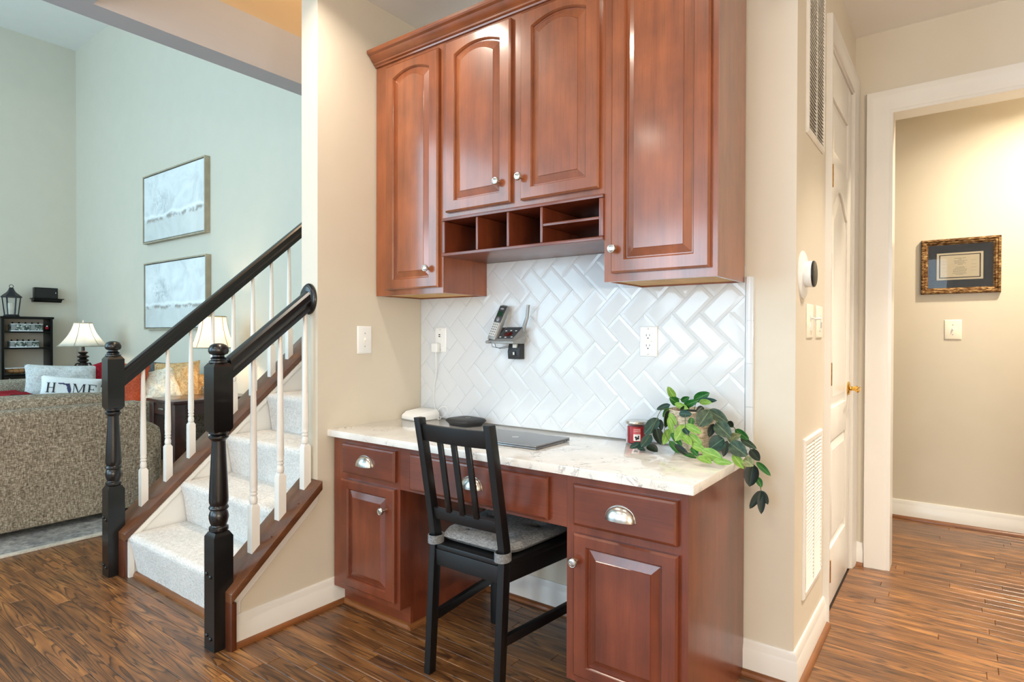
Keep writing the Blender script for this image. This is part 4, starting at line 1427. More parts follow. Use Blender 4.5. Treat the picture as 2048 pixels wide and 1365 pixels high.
t, A = plate('dimmer_switch', 'white slide dimmer beside the closet door casing', 'switch', XR, 2.565, 1.226, '+x', w=0.115, h=0.124, mt=M['plasticw'])
part(t, 'paddle', MB(A).box(-0.017, 0.017, -0.033, 0.033, 0.0055, 0.0085), M['plastic'], bevel=0.001)
part(t, 'slider', MB(A).box(0.006, 0.013, -0.02, 0.0, 0.0085, 0.0115), M['key'], bevel=0.0008, seg=1)
part(t, 'slider_slot', MB(A).box(-0.004, 0.003, -0.024, 0.024, 0.0084, 0.009), M['silver'])

th = thing('thermostat', 'round white thermostat with a black face on the right wall', 'thermostat', (XR, 2.275, 1.384))
part(th, 'wall_plate', MB().lathe([(0.083, 0.0), (0.083, 0.003), (0.076, 0.007), (0.0001, 0.008)], 40, (XR, 2.270, 1.384), 'x'), M['plastic'])
part(th, 'ring', MB().lathe([(0.043, 0.007), (0.045, 0.020), (0.0455, 0.030), (0.044, 0.033)], 40, (XR, 2.275, 1.386), 'x'), M['plastic'])
part(th, 'screen', MB().lathe([(0.0455, 0.0325), (0.0445, 0.0370), (0.041, 0.0390), (0.0001, 0.0395)], 40, (XR, 2.275, 1.386), 'x'), M['matblack'])

def vent(name, label, y0, y1, z0, z1):
    t = thing(name, label, 'vent', (XR, (y0 + y1) / 2, z0))
    m = MB()
    f = 0.024
    q = lambda i, o_: [(XR + o_, y0 + i, z0 + i), (XR + o_, y1 - i, z0 + i), (XR + o_, y1 - i, z1 - i), (XR + o_, y0 + i, z1 - i)]
    m.rings([q(0, 0), q(0, 0.004), q(0.006, 0.010), q(f - 0.004, 0.010), q(f, 0.005), q(f, 0.0)], cap0=False, cap1=False)
    part(t, 'frame', m, M['trim'])
    part(t, 'duct_back', MB().box(XR + 0.0002, XR + 0.0008, y0 + f, y1 - f, z0 + f, z1 - f), M['key'])
    n_ = int((z1 - z0 - 2 * f) / 0.0135)
    lo = MB()
    sme = None
    for k in range(n_):
        z = z0 + f + (k + 0.5) * (z1 - z0 - 2 * f) / n_
        if sme is None:
            s = MB()
            yy = (y1 - y0) / 2 - f
            s.prism([(0.0012, 0.0062), (0.0088, -0.0032), (0.0096, -0.0024), (0.0020, 0.0070)], 'y', -yy, yy)
            sme = mesh('slat', s, M['trim'])
        o = bpy.data.objects.new('slat', sme)
        COL.objects.link(o)
        o.parent = t
        o.location = Vector((XR, (y0 + y1) / 2, z)) - Vector(t.location)
    part(t, 'center_bar', MB().box(XR + 0.001, XR + 0.0095, (y0 + y1) / 2 - 0.003, (y0 + y1) / 2 + 0.003, z0 + f, z1 - f), M['trim'])
    for yy in (y0 + 0.012, y1 - 0.012):
        for zz in (z0 + 0.03, (z0 + z1) / 2, z1 - 0.03):
            part(t, 'screw', MB().lathe([(0.0035, 0.0095), (0.0035, 0.0108), (0.0001, 0.0118)], 8, (XR, yy, zz), 'x'), M['trim'])
vent('air_vent', 'tall white louvred return vent low on the right wall', 2.288, 2.622, 0.245, 0.810)
vent('air_vent', 'tall white louvred vent high on the right wall near the ceiling', 2.300, 2.622, 1.885, 2.50)

# ================================================================== CLOSET DOOR
m = MB()
XD = XR - 0.004
d0, d1, zb0, zt0 = DN, DF, 0.007, DT
slab = MB().box(XD - 0.035, XD - 0.010, d0, d1, zb0, zt0)
door = struct('door_1', slab, M['trim'])
OFF[door.name] = Vector(door.location)
pan = [(0.25, 0.72, 0.0), (0.86, 1.80, 0.07), (1.93, 2.20, 0.0)]
# face: stiles/rails around recessed panels (built in y,z)
def dface(y0, y1, z0, z1, rise):
    o_ = lambda i: [(XD - (0.0 if i < 1 else 0.0), 0, 0)]
ys, ye = d0 + 0.105, d1 - 0.105
edges = [zb0, 0.25, 0.72, 0.86, 1.80, 1.93, 2.20, zt0]
m = MB()
m.box(XD - 0.0105, XD, d0, ys, zb0, zt0).box(XD - 0.0105, XD, ye, d1, zb0, zt0)
for a, b in ((zb0, 0.25), (0.72, 0.86), (1.93 - 0.0, 1.93), (2.20, zt0)):
    if b - a > 0.001:
        m.box(XD - 0.0105, XD, ys, ye, a, b)
# rail with an arched underside over the tall panel
arch = [(ys, 1.93), (ys, 1.73)]
for k in range(17):
    t = k / 16
    arch.append((ys + (ye - ys) * t, 1.73 + 0.10 * sin(pi * t) ** 1.6))
arch += [(ye, 1.93)]
m.prism(arch[:1] + arch[2:], 'x', XD - 0.0105, XD)
part(door, 'door_frame', m, M['trim'], bevel=0.0025, seg=2, ang=30)
def raised(z0, z1, rise):
    m = MB()
    def o_(i, x):
        pts = [(ys + i, z0 + i), (ye - i, z0 + i)]
        for k in range(17):
            t = k / 16
            pts.append((ye - i + (ys - ye + 2 * i) * t, z1 - i + rise * sin(pi * t) ** 1.6))
        return [(x, p[0], p[1]) for p in pts]
    m.rings([o_(0.001, XD - 0.0098), o_(0.012, XD - 0.0088), o_(0.045, XD - 0.002), o_(0.047, XD - 0.001)], cap0=False)
    part(door, 'door_panel', m, M['trim'], ang=20)
raised(0.25, 0.72, 0)
raised(0.86, 1.73, 0.10)
raised(1.93, 2.20, 0)
for z in (0.195, 1.014, 1.836):
    m = MB()
    for k in range(5):
        m.lathe([(0.0068, k * 0.0185 + 0.0004), (0.0068, k * 0.0185 + 0.0181)], 12, (XR + 0.009, DN - 0.002, z - 0.046))
    m.lathe([(0.003, -0.003), (0.0075, 0.0), (0.0075, 0.0925), (0.003, 0.096)], 12, (XR + 0.009, DN - 0.002, z - 0.046))
    part(door, 'hinge', m, M['abrass'], label='antique brass butt hinge')
kz, ky = 0.915, DF - 0.06
m = MB()
m.lathe([(0.033, 0.0), (0.033, 0.004), (0.028, 0.009), (0.012, 0.011), (0.0105, 0.014), (0.010, 0.028), (0.013, 0.032), (0.0145, 0.040), (0.013, 0.045), (0.0001, 0.046)], 24, (XD, ky, kz), 'x')
part(door, 'handle_rose', m, M['brass'])
m = MB()
m.tube([(XD + 0.038, ky, kz), (XD + 0.052, ky - 0.004, kz + 0.001), (XD + 0.056, ky - 0.03, kz + 0.004), (XD + 0.056, ky - 0.06, kz), (XD + 0.054, ky - 0.095, kz - 0.006), (XD + 0.050, ky - 0.105, kz - 0.003)], [0.008, 0.0085, 0.008, 0.007, 0.0065, 0.005], 12)
part(door, 'door_handle', m, M['brass'], label='polished brass lever handle')

# ================================================================== FRAMED DOCUMENT
fd = thing('framed_document', 'framed cream document on black mat hung on the corridor wall', 'picture', (0.0025, YW, 1.609))
fx0, fx1, fz0, fz1 = -0.195, 0.200, 1.439, 1.779
m = MB()
q = lambda i, o_: [(fx0 + i, YW - o_, fz0 + i), (fx1 - i, YW - o_, fz0 + i), (fx1 - i, YW - o_, fz1 - i), (fx0 + i, YW - o_, fz1 - i)]
m.rings([q(0, 0.0), q(0, 0.020), q(0.004, 0.026), q(0.012, 0.028), q(0.018, 0.022), q(0.024, 0.022), q(0.030, 0.016), q(0.037, 0.012), q(0.037, 0.004), q(0.03, 0.0)], cap0=False, cap1=False)
part(fd, 'frame', m, M['frame'], label='distressed bronze wooden frame')
part(fd, 'mat_board', MB().box(fx0 + 0.033, fx1 - 0.033, YW - 0.0065, YW - 0.0035, fz0 + 0.033, fz1 - 0.033), M['matblack'])
part(fd, 'inner_border', MB().box(-0.114, 0.116, YW - 0.0075, YW - 0.0066, 1.525, 1.692), M['paper'])
part(fd, 'inner_mat', MB().box(-0.102, 0.104, YW - 0.0082, YW - 0.0076, 1.536, 1.681), M['matblack'])
part(fd, 'document', MB().box(-0.096, 0.098, YW - 0.0088, YW - 0.0083, 1.541, 1.676), M['paper'])
m = MB()
rnd = random.Random(3)
rows = [(0, 0.058), (1, 0.010), (2, 0.062), (3, 0.05), (4, 0.05), (5, 0.018), (7, 0.034), (8, 0.046), (9, 0.062), (10, 0.066), (11, 0.062), (12, 0.07), (13, 0.038)]
for r_, wd in rows:
    z = 1.657 - r_ * 0.0078
    x = 0.001 - wd / 2
    while x < 0.001 + wd / 2:
        w_ = rnd.uniform(0.003, 0.008)
        m.box(x, x + w_, YW - 0.0091, YW - 0.0089, z - 0.0009, z + 0.0009)
        x += w_ + 0.0018
for side, xs_ in ((0, -0.086), (1, 0.058)):
    for k in range(4):
        z = 1.642 - k * 0.021 + rnd.uniform(-0.003, 0.003)
        pts = [(xs_ + j * 0.0032, YW - 0.0091, z + rnd.uniform(-0.0016, 0.0016)) for j in range(9)]
        m.tube(pts, 0.0004, 4)
part(fd, 'writing', m, M['ink'], label='lines of small dark writing and signatures')
part(fd, 'glazing', MB().box(fx0 + 0.036, fx1 - 0.036, YW - 0.0118, YW - 0.0108, fz0 + 0.036, fz1 - 0.036), M['glass'])

# ================================================================== STAIRCASE
RISE, RUN, SY0 = 0.2085, 0.2385, 1.213
SL = 0.872
st = thing('staircase', 'carpeted cream staircase rising between two black railings', 'stairs', (-2.73, 1.25, 0))
for k in range(8):
    yn = SY0 + k * RUN
    zt = RISE * (k + 1)
    zb0 = RISE * k
    r = 0.026
    pts = [(yn + 0.032, zb0 + (0.02 if k == 0 else 0.0))]
    pts.append((yn + 0.012, zt - 0.075))
    for a in range(8):
        t = pi * (1.08 - 0.58 * a / 7)
        pts.append((yn + r + r * cos(t) - 0.001, zt - r + r * sin(t)))
    pts += [(yn + RUN + 0.045, zt + 0.001), (yn + RUN + 0.045, zb0)]
    m = MB()
    n = 28
    rs = []
    rn = random.Random(k)
    for i in range(n + 1):
        x = -3.192 + (3.192 - 2.292) * i / n
        rs.append([(x, p[0] + rn.uniform(-0.0012, 0.0012), p[1] + rn.uniform(-0.0008, 0.0008)) for p in pts])
    m.rings(rs)
    part(st, 'step', m, M['carpet'], ang=70)
m = MB()
run(m, [(0, 0), (0.016, 0), (0.0155, 0.008), (0.012, 0.016), (0.006, 0.021), (0, 0.022)], (-3.192, 1.2445), (-2.292, 1.2445), 0, -1)
part(st, 'shoe_molding', m, M['shoe'], label='stained oak moulding under the first riser')


def string_wall(x0, x1, y0, y1, zoff):
    """sloping knee wall under a railing, from y0 to y1"""
    z = lambda y_: zoff + SL * (y_ - y0)
    return [(y0, 0.0), (y1, 0.0), (y1, z(y1)), (y0, z(y0))]

# right knee wall (beige, flush with the alcove wall) and its trim
RY0, RZ0 = 1.172, 0.178
m = MB()
m.prism(string_wall(0, 0, RY0, 1.547, RZ0), 'x', -2.289, WL)
kw = struct('wall_knee', m, M['wall'])
# raised picture-frame moulding on the knee wall and skirt inside
m = MB()
zt_ = lambda y_: RZ0 + SL * (y_ - RY0)
ya_, yb_ = RY0 + 0.0, 1.5445
def strip(a, b, k, o_):
    m.prism([(ya_ + a, 0.119), (ya_ + b, 0.119), (ya_ + b, zt_(ya_ + b) - b * k), (yb_, zt_(yb_) - b * k), (yb_, zt_(yb_) - a * k), (ya_ + a, zt_(ya_ + a) - a * k)], 'x', WL + 0.0003, WL + o_)
strip(0.001, 0.022, 1.33, 0.010)
strip(0.0222, 0.032, 1.33, 0.006)
m.prism([(0.0003, 0.1185), (0.010, 0.1185), (0.008, 0.124), (0.006, 0.133), (0.0003, 0.134)], 'y', ya_ + 0.0215, yb_) if False else None
struct('trim_5', m, M['trim'], bevel=0.0015)
# left knee wall
LY0, LZ0 = 1.215, 0.195
m = MB()
m.prism(string_wall(0, 0, LY0, YA - 0.001, LZ0), 'x', -3.36, -3.212)
struct('wall_knee_left', m, M['trim'])
m = MB()
z = lambda y_: LZ0 + SL * (y_ - LY0)
def skirt(i0, i1, x0, x1, ya=LY0 + 0.001):
    return MB().prism([(ya, 0.0), (ya + 0.035, 0.0), (YA - 0.02, z(YA - 0.02) - 0.42), (YA - 0.02, z(YA - 0.02) - i0), (ya, z(ya) - i0)], 'x', x0, x1)
m = MB()
m.prism([(LY0 + 0.001, 0.0), (LY0 + 0.075, 0.0), (YA - 0.02, z(YA - 0.02) - 0.5), (YA - 0.02, z(YA - 0.02) - 0.002), (LY0 + 0.001, z(LY0) - 0.002)], 'x', -3.2118, -3.200)
m.prism([(LY0 - 0.004, 0.0), (LY0 + 0.020, 0.0), (LY0 + 0.020, z(LY0) - 0.012), (YA - 0.02, z(YA - 0.02) - 0.030), (YA - 0.02, z(YA - 0.02) - 0.004), (LY0 - 0.004, z(LY0 - 0.004) - 0.004)], 'x', -3.2119, -3.1935)
struct('trim_6', m, M['trim'])


def newel(parent, cx, cy, dz=0.0):
    h = 0.0365
    p = None
    m = MB()
    def sq(hw, z_):
        return [(cx - hw, cy - hw, z_), (cx + hw, cy - hw, z_), (cx + hw, cy + hw, z_), (cx - hw, cy + hw, z_)]
    m.rings([sq(h, 0.0), sq(h, 0.418), sq(h * 0.72, 0.436)])
    m.lathe([(0.026, 0.434), (0.0335, 0.440), (0.0345, 0.446), (0.0335, 0.453), (0.028, 0.457), (0.027, 0.460), (0.031, 0.470), (0.0345, 0.486), (0.0345, 0.497), (0.031, 0.510), (0.0275, 0.516), (0.033, 0.519), (0.035, 0.524), (0.033, 0.530), (0.0295, 0.534),
             (0.0335, 0.545), (0.0340, 0.56), (0.0315, 0.62), (0.0275, 0.70), (0.0245, 0.765), (0.0245, 0.775), (0.030, 0.782), (0.0350, 0.787), (0.0350, 0.793), (0.030, 0.797), (0.0275, 0.801), (0.0345, 0.803), (0.0345, 0.810), (0.028, 0.812)], 28, (cx, cy, 0))
    m.rings([sq(h * 0.80, 0.808), sq(h, 0.822), sq(h, 1.052 + dz), sq(h * 0.74, 1.066 + dz)])
    m.lathe([(0.030, 1.062 + dz), (0.0335, 1.068 + dz), (0.033, 1.073 + dz), (0.026, 1.078 + dz), (0.026, 1.081 + dz), (0.0285, 1.084 + dz), (0.0205, 1.090 + dz), (0.020, 1.095 + dz), (0.031, 1.100 + dz), (0.0355, 1.109 + dz), (0.0345, 1.121 + dz), (0.028, 1.132 + dz), (0.016, 1.1385 + dz), (0.0001, 1.140 + dz)], 28, (cx, cy, 0))
    p = part(parent, 'newel_post', m, M['black'], bevel=0.0, ang=32)
    for z_ in (0.045, 0.275):
        for dx in (-0.016, 0.012):
            b = MB()
            b.lathe([(0.0075, 0.0), (0.007, -0.004), (0.004, -0.0065), (0.0001, -0.007)], 12, (cx + dx, cy - h, z_ + (0.008 if dx < 0 else 0)), 'y')
            part(p, 'bolt', b, M['black'], label='round black bolt cap')
    return p


def balusters(parent, x, ys_, zcap, zrail):
    first = None
    for y_ in ys_:
        zc, zr = zcap(y_), zrail(y_)
        m = MB()
        h = 0.0165
        def sq(hw, z_):
            return [(x - hw, y_ - hw, z_), (x + hw, y_ - hw, z_), (x + hw, y_ + hw, z_), (x - hw, y_ + hw, z_)]
        b = zc + 0.165
        m.rings([sq(h, zc - 0.02), sq(h, b), sq(h * 0.62, b + 0.012)])
        m.lathe([(0.010, b + 0.010), (0.0145, b + 0.016), (0.0155, b + 0.030), (0.0125, b + 0.042), (0.011, b + 0.045), (0.0145, b + 0.048), (0.0145, b + 0.054), (0.0118, b + 0.057), (0.0118, b + 0.060), (0.0145, b + 0.062), (0.0148, b + 0.069), (0.0135, b + 0.074), (0.0150, b + 0.085), (0.0148, b + 0.12), (0.0085, zr + 0.01)], 14, (x, y_, 0))
        part(parent, 'baluster', m, M['trim'], ang=32)


RAILP = [(-0.019, 0.0), (0.019, 0.0), (0.0205, 0.010), (0.019, 0.020), (0.0235, 0.026), (0.0285, 0.034), (0.0295, 0.046), (0.026, 0.058), (0.018, 0.066), (0.0, 0.069), (-0.018, 0.066), (-0.026, 0.058), (-0.0295, 0.046), (-0.0285, 0.034), (-0.0235, 0.026), (-0.019, 0.020), (-0.0205, 0.010)]
def rail(parent, x, y0, z0, y1, z1, k=1.25):
    m = MB()
    m.rings([[(x + p[0], yy, zz + p[1] * k) for p in RAILP] for yy, zz in ((y0, z0), (y1, z1))])
    return part(parent, 'handrail', m, M['black'], ang=25)

# right railing
rr_ = thing('stair_railing', 'near black stair railing ending at a round rosette on the wall end', 'railing', (-2.222, 1.146, 0))
newel(rr_, -2.221, 1.146)
zr = lambda y_: 1.004 + 0.79 * (y_ - 1.19)
rail(rr_, -2.225, 1.181, zr(1.181), 1.535, zr(1.535), 1.3)
part(rr_, 'rosette', MB().lathe([(0.066, -0.0), (0.067, -0.006), (0.062, -0.012), (0.055, -0.014), (0.053, -0.019), (0.045, -0.021), (0.0001, -0.022)], 40, (-2.2335, 1.5465, zr(1.54) + 0.045), 'y', sx=0.80, sy=1.0), M['black'], label='oval black wall rosette')
zc = lambda y_: 0.215 + SL * (y_ - 1.154)
m = MB()
m.rings([[(-2.298, yy, zz), (-2.140, yy, zz), (-2.140, yy, zz + 0.036), (-2.298, yy, zz + 0.036)] for yy, zz in ((1.151, zc(1.151) - 0.036), (1.5463, zc(1.5463) - 0.036))])
part(rr_, 'cap_board', m, M['cap'], bevel=0.003, label='dark stained oak cap board')
part(rr_, 'end_board', MB().box(-2.298, -2.140, 1.151, 1.171, 0.0, zc(1.151) - 0.034), M['capz'], bevel=0.002, label='dark stained oak end board')
balusters(rr_, -2.222, (1.285, 1.401, 1.518), zc, zr)
for y_ in (1.335, 1.455):
    part(rr_, 'plug', MB().lathe([(0.005, -0.004), (0.005, 0.002), (0.003, 0.003)], 8, (-2.175, y_, zc(y_))), M['capz'])

# left railing
rl = thing('stair_railing', 'far black stair railing running up beside the family room', 'railing', (-3.306, 1.19, 0))
newel(rl, -3.306, 1.1865)
zl = lambda y_: 0.930 + 0.866 * (y_ - 1.24)
rail(rl, -3.300, 1.222, zl(1.222), YA - 0.005, zl(YA - 0.005), 1.3)
zcl = lambda y_: 0.218 + 0.895 * (y_ - 1.2)
zcl = lambda y_: LZ0 + 0.036 + SL * (y_ - LY0) + 0.0
m = MB()
m.rings([[(-3.385, yy, zz + 0.001), (-3.196, yy, zz + 0.001), (-3.196, yy, zz + 0.036), (-3.385, yy, zz + 0.036)] for yy, zz in ((1.194, zcl(1.194) - 0.036), (YA - 0.003, zcl(YA - 0.003) - 0.036))])
part(rl, 'cap_board', m, M['cap'], bevel=0.003, label='dark stained oak cap board')
part(rl, 'end_board', MB().box(-3.385, -3.212, 1.194, 1.2105, 0.0, zcl(1.194) - 0.036), M['capz'], bevel=0.002, label='dark stained oak end board')
balusters(rl, -3.300, [1.318 + 0.1175 * k for k in range(15)], zcl, zl)

# ================================================================== FAMILY ROOM
def rbox(x0, x1, y0, y1, z0, z1):
    return MB().box(x0, x1, y0, y1, z0, z1)

m = MB()
m.box(-9.2, -4.03, -1.2, 2.2, 0.0, 0.012)
rg = thing('area_rug', 'grey patterned area rug with a pale binding under the tweed sofa', 'rug', (-6.6, 0.5, 0))
part(rg, 'pile', m, M['rug'], bevel=0.004)
m = MB()
m.box(-4.031, -3.992, -1.2, 2.2, 0.0, 0.0125).box(-9.239, -9.199, -1.2, 2.2, 0.0, 0.0125).box(-9.2, -4.03, 2.199, 2.239, 0, 0.0125)
part(rg, 'binding', m, M['rugedge'], bevel=0.004, label='pale woven binding')

def cush_block(x0, x1, y0, y1, z0, z1, puff=0.02):
    m = MB()
    cx, cy, cz = (x0 + x1) / 2, (y0 + y1) / 2, (z0 + z1) / 2
    b = bmesh.new()
    bmesh.ops.create_cube(b, size=2)
    bmesh.ops.subdivide_edges(b, edges=b.edges[:], cuts=7, use_grid_fill=True)
    for v in b.verts:
        x, y_, z_ = v.co
        e = 10
        n = (abs(x) ** e + abs(y_) ** e + abs(z_) ** e) ** (1 / e)
        f = max(abs(x), abs(y_), abs(z_)) / n
        px = puff * (1 - y_ * y_) * (1 - z_ * z_)
        py = puff * (1 - x * x) * (1 - z_ * z_)
        pz_ = puff * (1 - x * x) * (1 - y_ * y_)
        v.co = (cx + x * f * (x1 - x0) / 2 + math.copysign(px, x) * (abs(x) > 0.99), cy + y_ * f * (y1 - y0) / 2 + math.copysign(py, y_) * (abs(y_) > 0.99), cz + z_ * f * (z1 - z0) / 2 + math.copysign(pz_, z_) * (abs(z_) > 0.99))
    m.add([v.co.copy() for v in b.verts], [tuple(v.index for v in f.verts) for f in b.faces])
    b.free()
    return m

sf = thing('sofa', 'brown tweed sofa seen from behind beyond the stair railing', 'sofa', (-4.75, 0.5, 0.0125))
part(sf, 'base', rbox(-5.15, -4.30, -0.75, 1.80, 0.06, 0.40), M['sofa'], bevel=0.02, seg=3)
m = MB()
m.prism([(-4.285, 0.052), (-4.265, 0.60), (-4.275, 0.715), (-4.30, 0.738), (-4.37, 0.738), (-4.44, 0.70), (-4.46, 0.40), (-4.46, 0.052)], 'y', -0.75, 1.700)
part(sf, 'backrest', m, M['sofa'], bevel=0.016, seg=4, ang=60)
part(sf, 'arm', cush_block(-5.18, -4.345, 1.66, 1.865, 0.055, 0.565, 0.006), M['sofa'], ang=60)
part(sf, 'arm', cush_block(-5.18, -4.30, -0.95, -0.75, 0.055, 0.565, 0.006), M['sofa'], ang=60)
for a, b in ((-0.74, 0.45), (0.46, 1.655)):
    part(sf, 'back_cushion', cush_block(-4.68, -4.42, a, b, 0.42, 0.785, 0.018), M['sofa'], ang=60)
    part(sf, 'seat_cushion', cush_block(-5.16, -4.62, a, b, 0.38, 0.50, 0.01), M['sofa'], ang=60)
for px in (-5.08, -4.36):
    for py in (-0.70, 1.74):
        part(sf, 'foot', rbox(px - 0.03, px + 0.03, py - 0.03, py + 0.03, 0.0127, 0.062), M['darkwood'], bevel=0.003)

# armchair across the room, loveseat by the picture wall
ac = thing('armchair', 'brown tweed armchair facing the stairs in the far corner', 'armchair', (-8.0, 2.2, 0))
part(ac, 'base', rbox(-8.55, -7.62, 1.72, 2.58, 0.05, 0.36), M['sofa'], bevel=0.02, seg=3)
part(ac, 'seat_cushion', cush_block(-8.35, -7.60, 1.90, 2.42, 0.36, 0.46, 0.01), M['sofa'], ang=60)
part(ac, 'arm', cush_block(-8.5, -7.6, 1.70, 1.89, 0.05, 0.53, 0.006), M['sofa'], ang=60)
part(ac, 'arm', cush_block(-8.5, -7.6, 2.43, 2.59, 0.05, 0.53, 0.006), M['sofa'], ang=60)
part(ac, 'backrest', cush_block(-8.62, -8.30, 1.74, 2.58, 0.05, 0.66, 0.01), M['sofa'], ang=60)
ls = thing('loveseat', 'brown tweed loveseat against the picture wall behind the end table', 'sofa', (-7.1, 2.85, 0))
part(ls, 'base', rbox(-7.30, -6.24, 2.40, 3.22, 0.05, 0.38), M['sofa'], bevel=0.02, seg=3)
part(ls, 'arm', cush_block(-6.25, -6.12, 2.38, 3.24, 0.05, 0.55, 0.006), M['sofa'], ang=60)
part(ls, 'arm', cush_block(-7.47, -7.28, 2.38, 3.24, 0.05, 0.55, 0.006), M['sofa'], ang=60)
part(ls, 'backrest', cush_block(-7.28, -6.26, 3.06, 3.27, 0.05, 0.70, 0.01), M['sofa'], ang=60)
part(ls, 'seat_cushion', cush_block(-7.27, -6.26, 2.40, 3.05, 0.38, 0.47, 0.01), M['sofa'], ang=60)


def pillow(name, label, c, w, h, t, normal, roll, mt, noise=0.0, seed=0):
    o = thing(name, label, 'pillow', c, local=True)
    nz = Vector(normal).normalized()
    xx = Vector((0, 0, 1)).cross(nz).normalized()
    yy = nz.cross(xx)
    R = Matrix((xx, yy, nz)).transposed().to_4x4() @ Matrix.Rotation(roll, 4, 'Z')
    o.rotation_euler = R.to_euler()
    rn = random.Random(seed)
    ph = [rn.uniform(0, 6) for _ in range(6)]
    def surf(sgn):
        def g(u, v):
            a, b = 2 * u - 1, 2 * v - 1
            e = max(0, (1 - a ** 4) * (1 - b ** 4)) ** 0.55
            px = w / 2 * a * (1 - 0.07 * (1 - b * b) * abs(a) ** 3)
            py = h / 2 * b * (1 - 0.07 * (1 - a * a) * abs(b) ** 3)
            wv = noise * e * (sin(7 * a + ph[0]) * cos(6 * b + ph[1]) + 0.5 * sin(15 * a + ph[2] + 9 * b))
            return (px, py, sgn * t / 2 * e + wv)
        return g
    m = MB()
    m.grid(surf(1), 22, 18).grid(surf(-1), 22, 18)
    part(o, 'cover', m, mt, ang=180)
    return o, surf(1)

pillow('throw_pillow', 'large plush grey pillow leaning behind the white lettered pillow', (-8.05, 2.38, 0.632), 0.68, 0.42, 0.17, (0.93, -0.22, 0.30), rad(-3), M['greyplush'], 0.008, 1)
hp, hsurf = pillow('throw_pillow', 'white lumbar pillow printed with the word HOME', (-7.76, 2.38, 0.570), 0.56, 0.285, 0.12, (0.92, -0.26, 0.30), rad(-7), M['whitecotton'], 0.003, 2)
pillow('throw_pillow', 'dark red pillow wedged beside the grey plush pillow', (-8.02, 2.74, 0.70), 0.28, 0.30, 0.12, (0.85, -0.5, 0.2), rad(20), M['redknit'], 0.004, 3)
# serif letters drawn as strokes in a unit box
def stroke_letters():
    S_ = []
    def q(*p):
        S_.append(p)
    # H
    for x in (0.16, 0.64):
        q((x, 0), (x + 0.13, 0), (x + 0.13, 1), (x, 1))
        q((x - 0.08, 0), (x + 0.21, 0), (x + 0.21, 0.05), (x - 0.08, 0.05))
        q((x - 0.08, 0.95), (x + 0.21, 0.95), (x + 0.21, 1), (x - 0.08, 1))
    q((0.29, 0.47), (0.64, 0.47), (0.64, 0.53), (0.29, 0.53))
    # M
    o_ = 2.22
    q((o_ + 0.10, 0), (o_ + 0.15, 0), (o_ + 0.15, 1), (o_ + 0.10, 1))
    q((o_ + 0.90, 0), (o_ + 1.03, 0), (o_ + 1.03, 1), (o_ + 0.90, 1))
    q((o_ + 0.08, 1), (o_ + 0.24, 1), (o_ + 0.60, 0.02), (o_ + 0.52, 0.02))
    q((o_ + 0.52, 0.02), (o_ + 0.58, 0.02), (o_ + 0.95, 1), (o_ + 0.88, 1))
    for a, b in ((0.0, 0.25), (0.82, 1.11)):
        q((o_ + a, 0), (o_ + b, 0), (o_ + b, 0.05), (o_ + a, 0.05))
    q((o_ + 0.0, 0.95), (o_ + 0.2, 0.95), (o_ + 0.2, 1), (o_ + 0.0, 1))
    q((o_ + 0.9, 0.95), (o_ + 1.11, 0.95), (o_ + 1.11, 1), (o_ + 0.9, 1))
    # E
    o_ = 3.48
    q((o_ + 0.10, 0), (o_ + 0.23, 0), (o_ + 0.23, 1), (o_ + 0.10, 1))
    for z0, z1, L in ((0, 0.055, 0.78), (0.945, 1, 0.74)):
        q((o_, z0), (o_ + L, z0), (o_ + L, z1), (o_, z1))
    q((o_ + 0.23, 0.48), (o_ + 0.55, 0.48), (o_ + 0.55, 0.53), (o_ + 0.23, 0.53))
    q((o_ + 0.72, 0), (o_ + 0.80, 0), (o_ + 0.84, 0.24), (o_ + 0.80, 0.24))
    q((o_ + 0.70, 0.78), (o_ + 0.74, 0.78), (o_ + 0.75, 1), (o_ + 0.68, 1))
    q((o_ + 0.52, 0.38), (o_ + 0.56, 0.38), (o_ + 0.56, 0.63), (o_ + 0.52, 0.63))
    return S_
LT, XOFF = 0.108, 2.15
def onpil(p):
    x, y_ = (p[0] - XOFF) * LT * 0.98, (p[1] - 0.5) * LT
    b = hsurf(x / 0.56 + 0.5, y_ / 0.285 + 0.5)
    return (x, y_, b[2] + 0.0035)
m = MB()
for q_ in stroke_letters():
    n = 5
    long_v = abs(q_[3][1] - q_[0][1]) > abs(q_[1][0] - q_[0][0])
    def g(u, v, q_=q_):
        a = [q_[0][i] + (q_[1][i] - q_[0][i]) * u for i in (0, 1)]
        b = [q_[3][i] + (q_[2][i] - q_[3][i]) * u for i in (0, 1)]
        return onpil([a[i] + (b[i] - a[i]) * v for i in (0, 1)])
    m.grid(g, 2 if long_v else 5, 5 if long_v else 2)
part(hp, 'lettering', m, M['ink'], label='black serif letters')
fl = [(0, .98), (.47, 1.0), (.5, .94), (.82, .95), (.86, 1.0), (.90, .93), (1.0, .62), (1.08, .36), (1.07, .12), (1.0, .0), (.90, .06), (.80, .28), (.78, .42), (.73, .42), (.74, .62), (.66, .74), (.56, .84), (.47, .80), (.38, .88), (.2, .84), (.02, .88)]
fl = [(p[0] * 1.05 + 1.0, p[1] * 1.02) for p in fl]
tr = tessellate_polygon([[Vector((p[0], p[1], 0)) for p in fl]])
m = MB()
m.add([onpil(p) for p in fl], [tuple(t) for t in tr])
part(hp, 'state_print', m, M['navy'], label='navy silhouette of a state standing for the letter O')

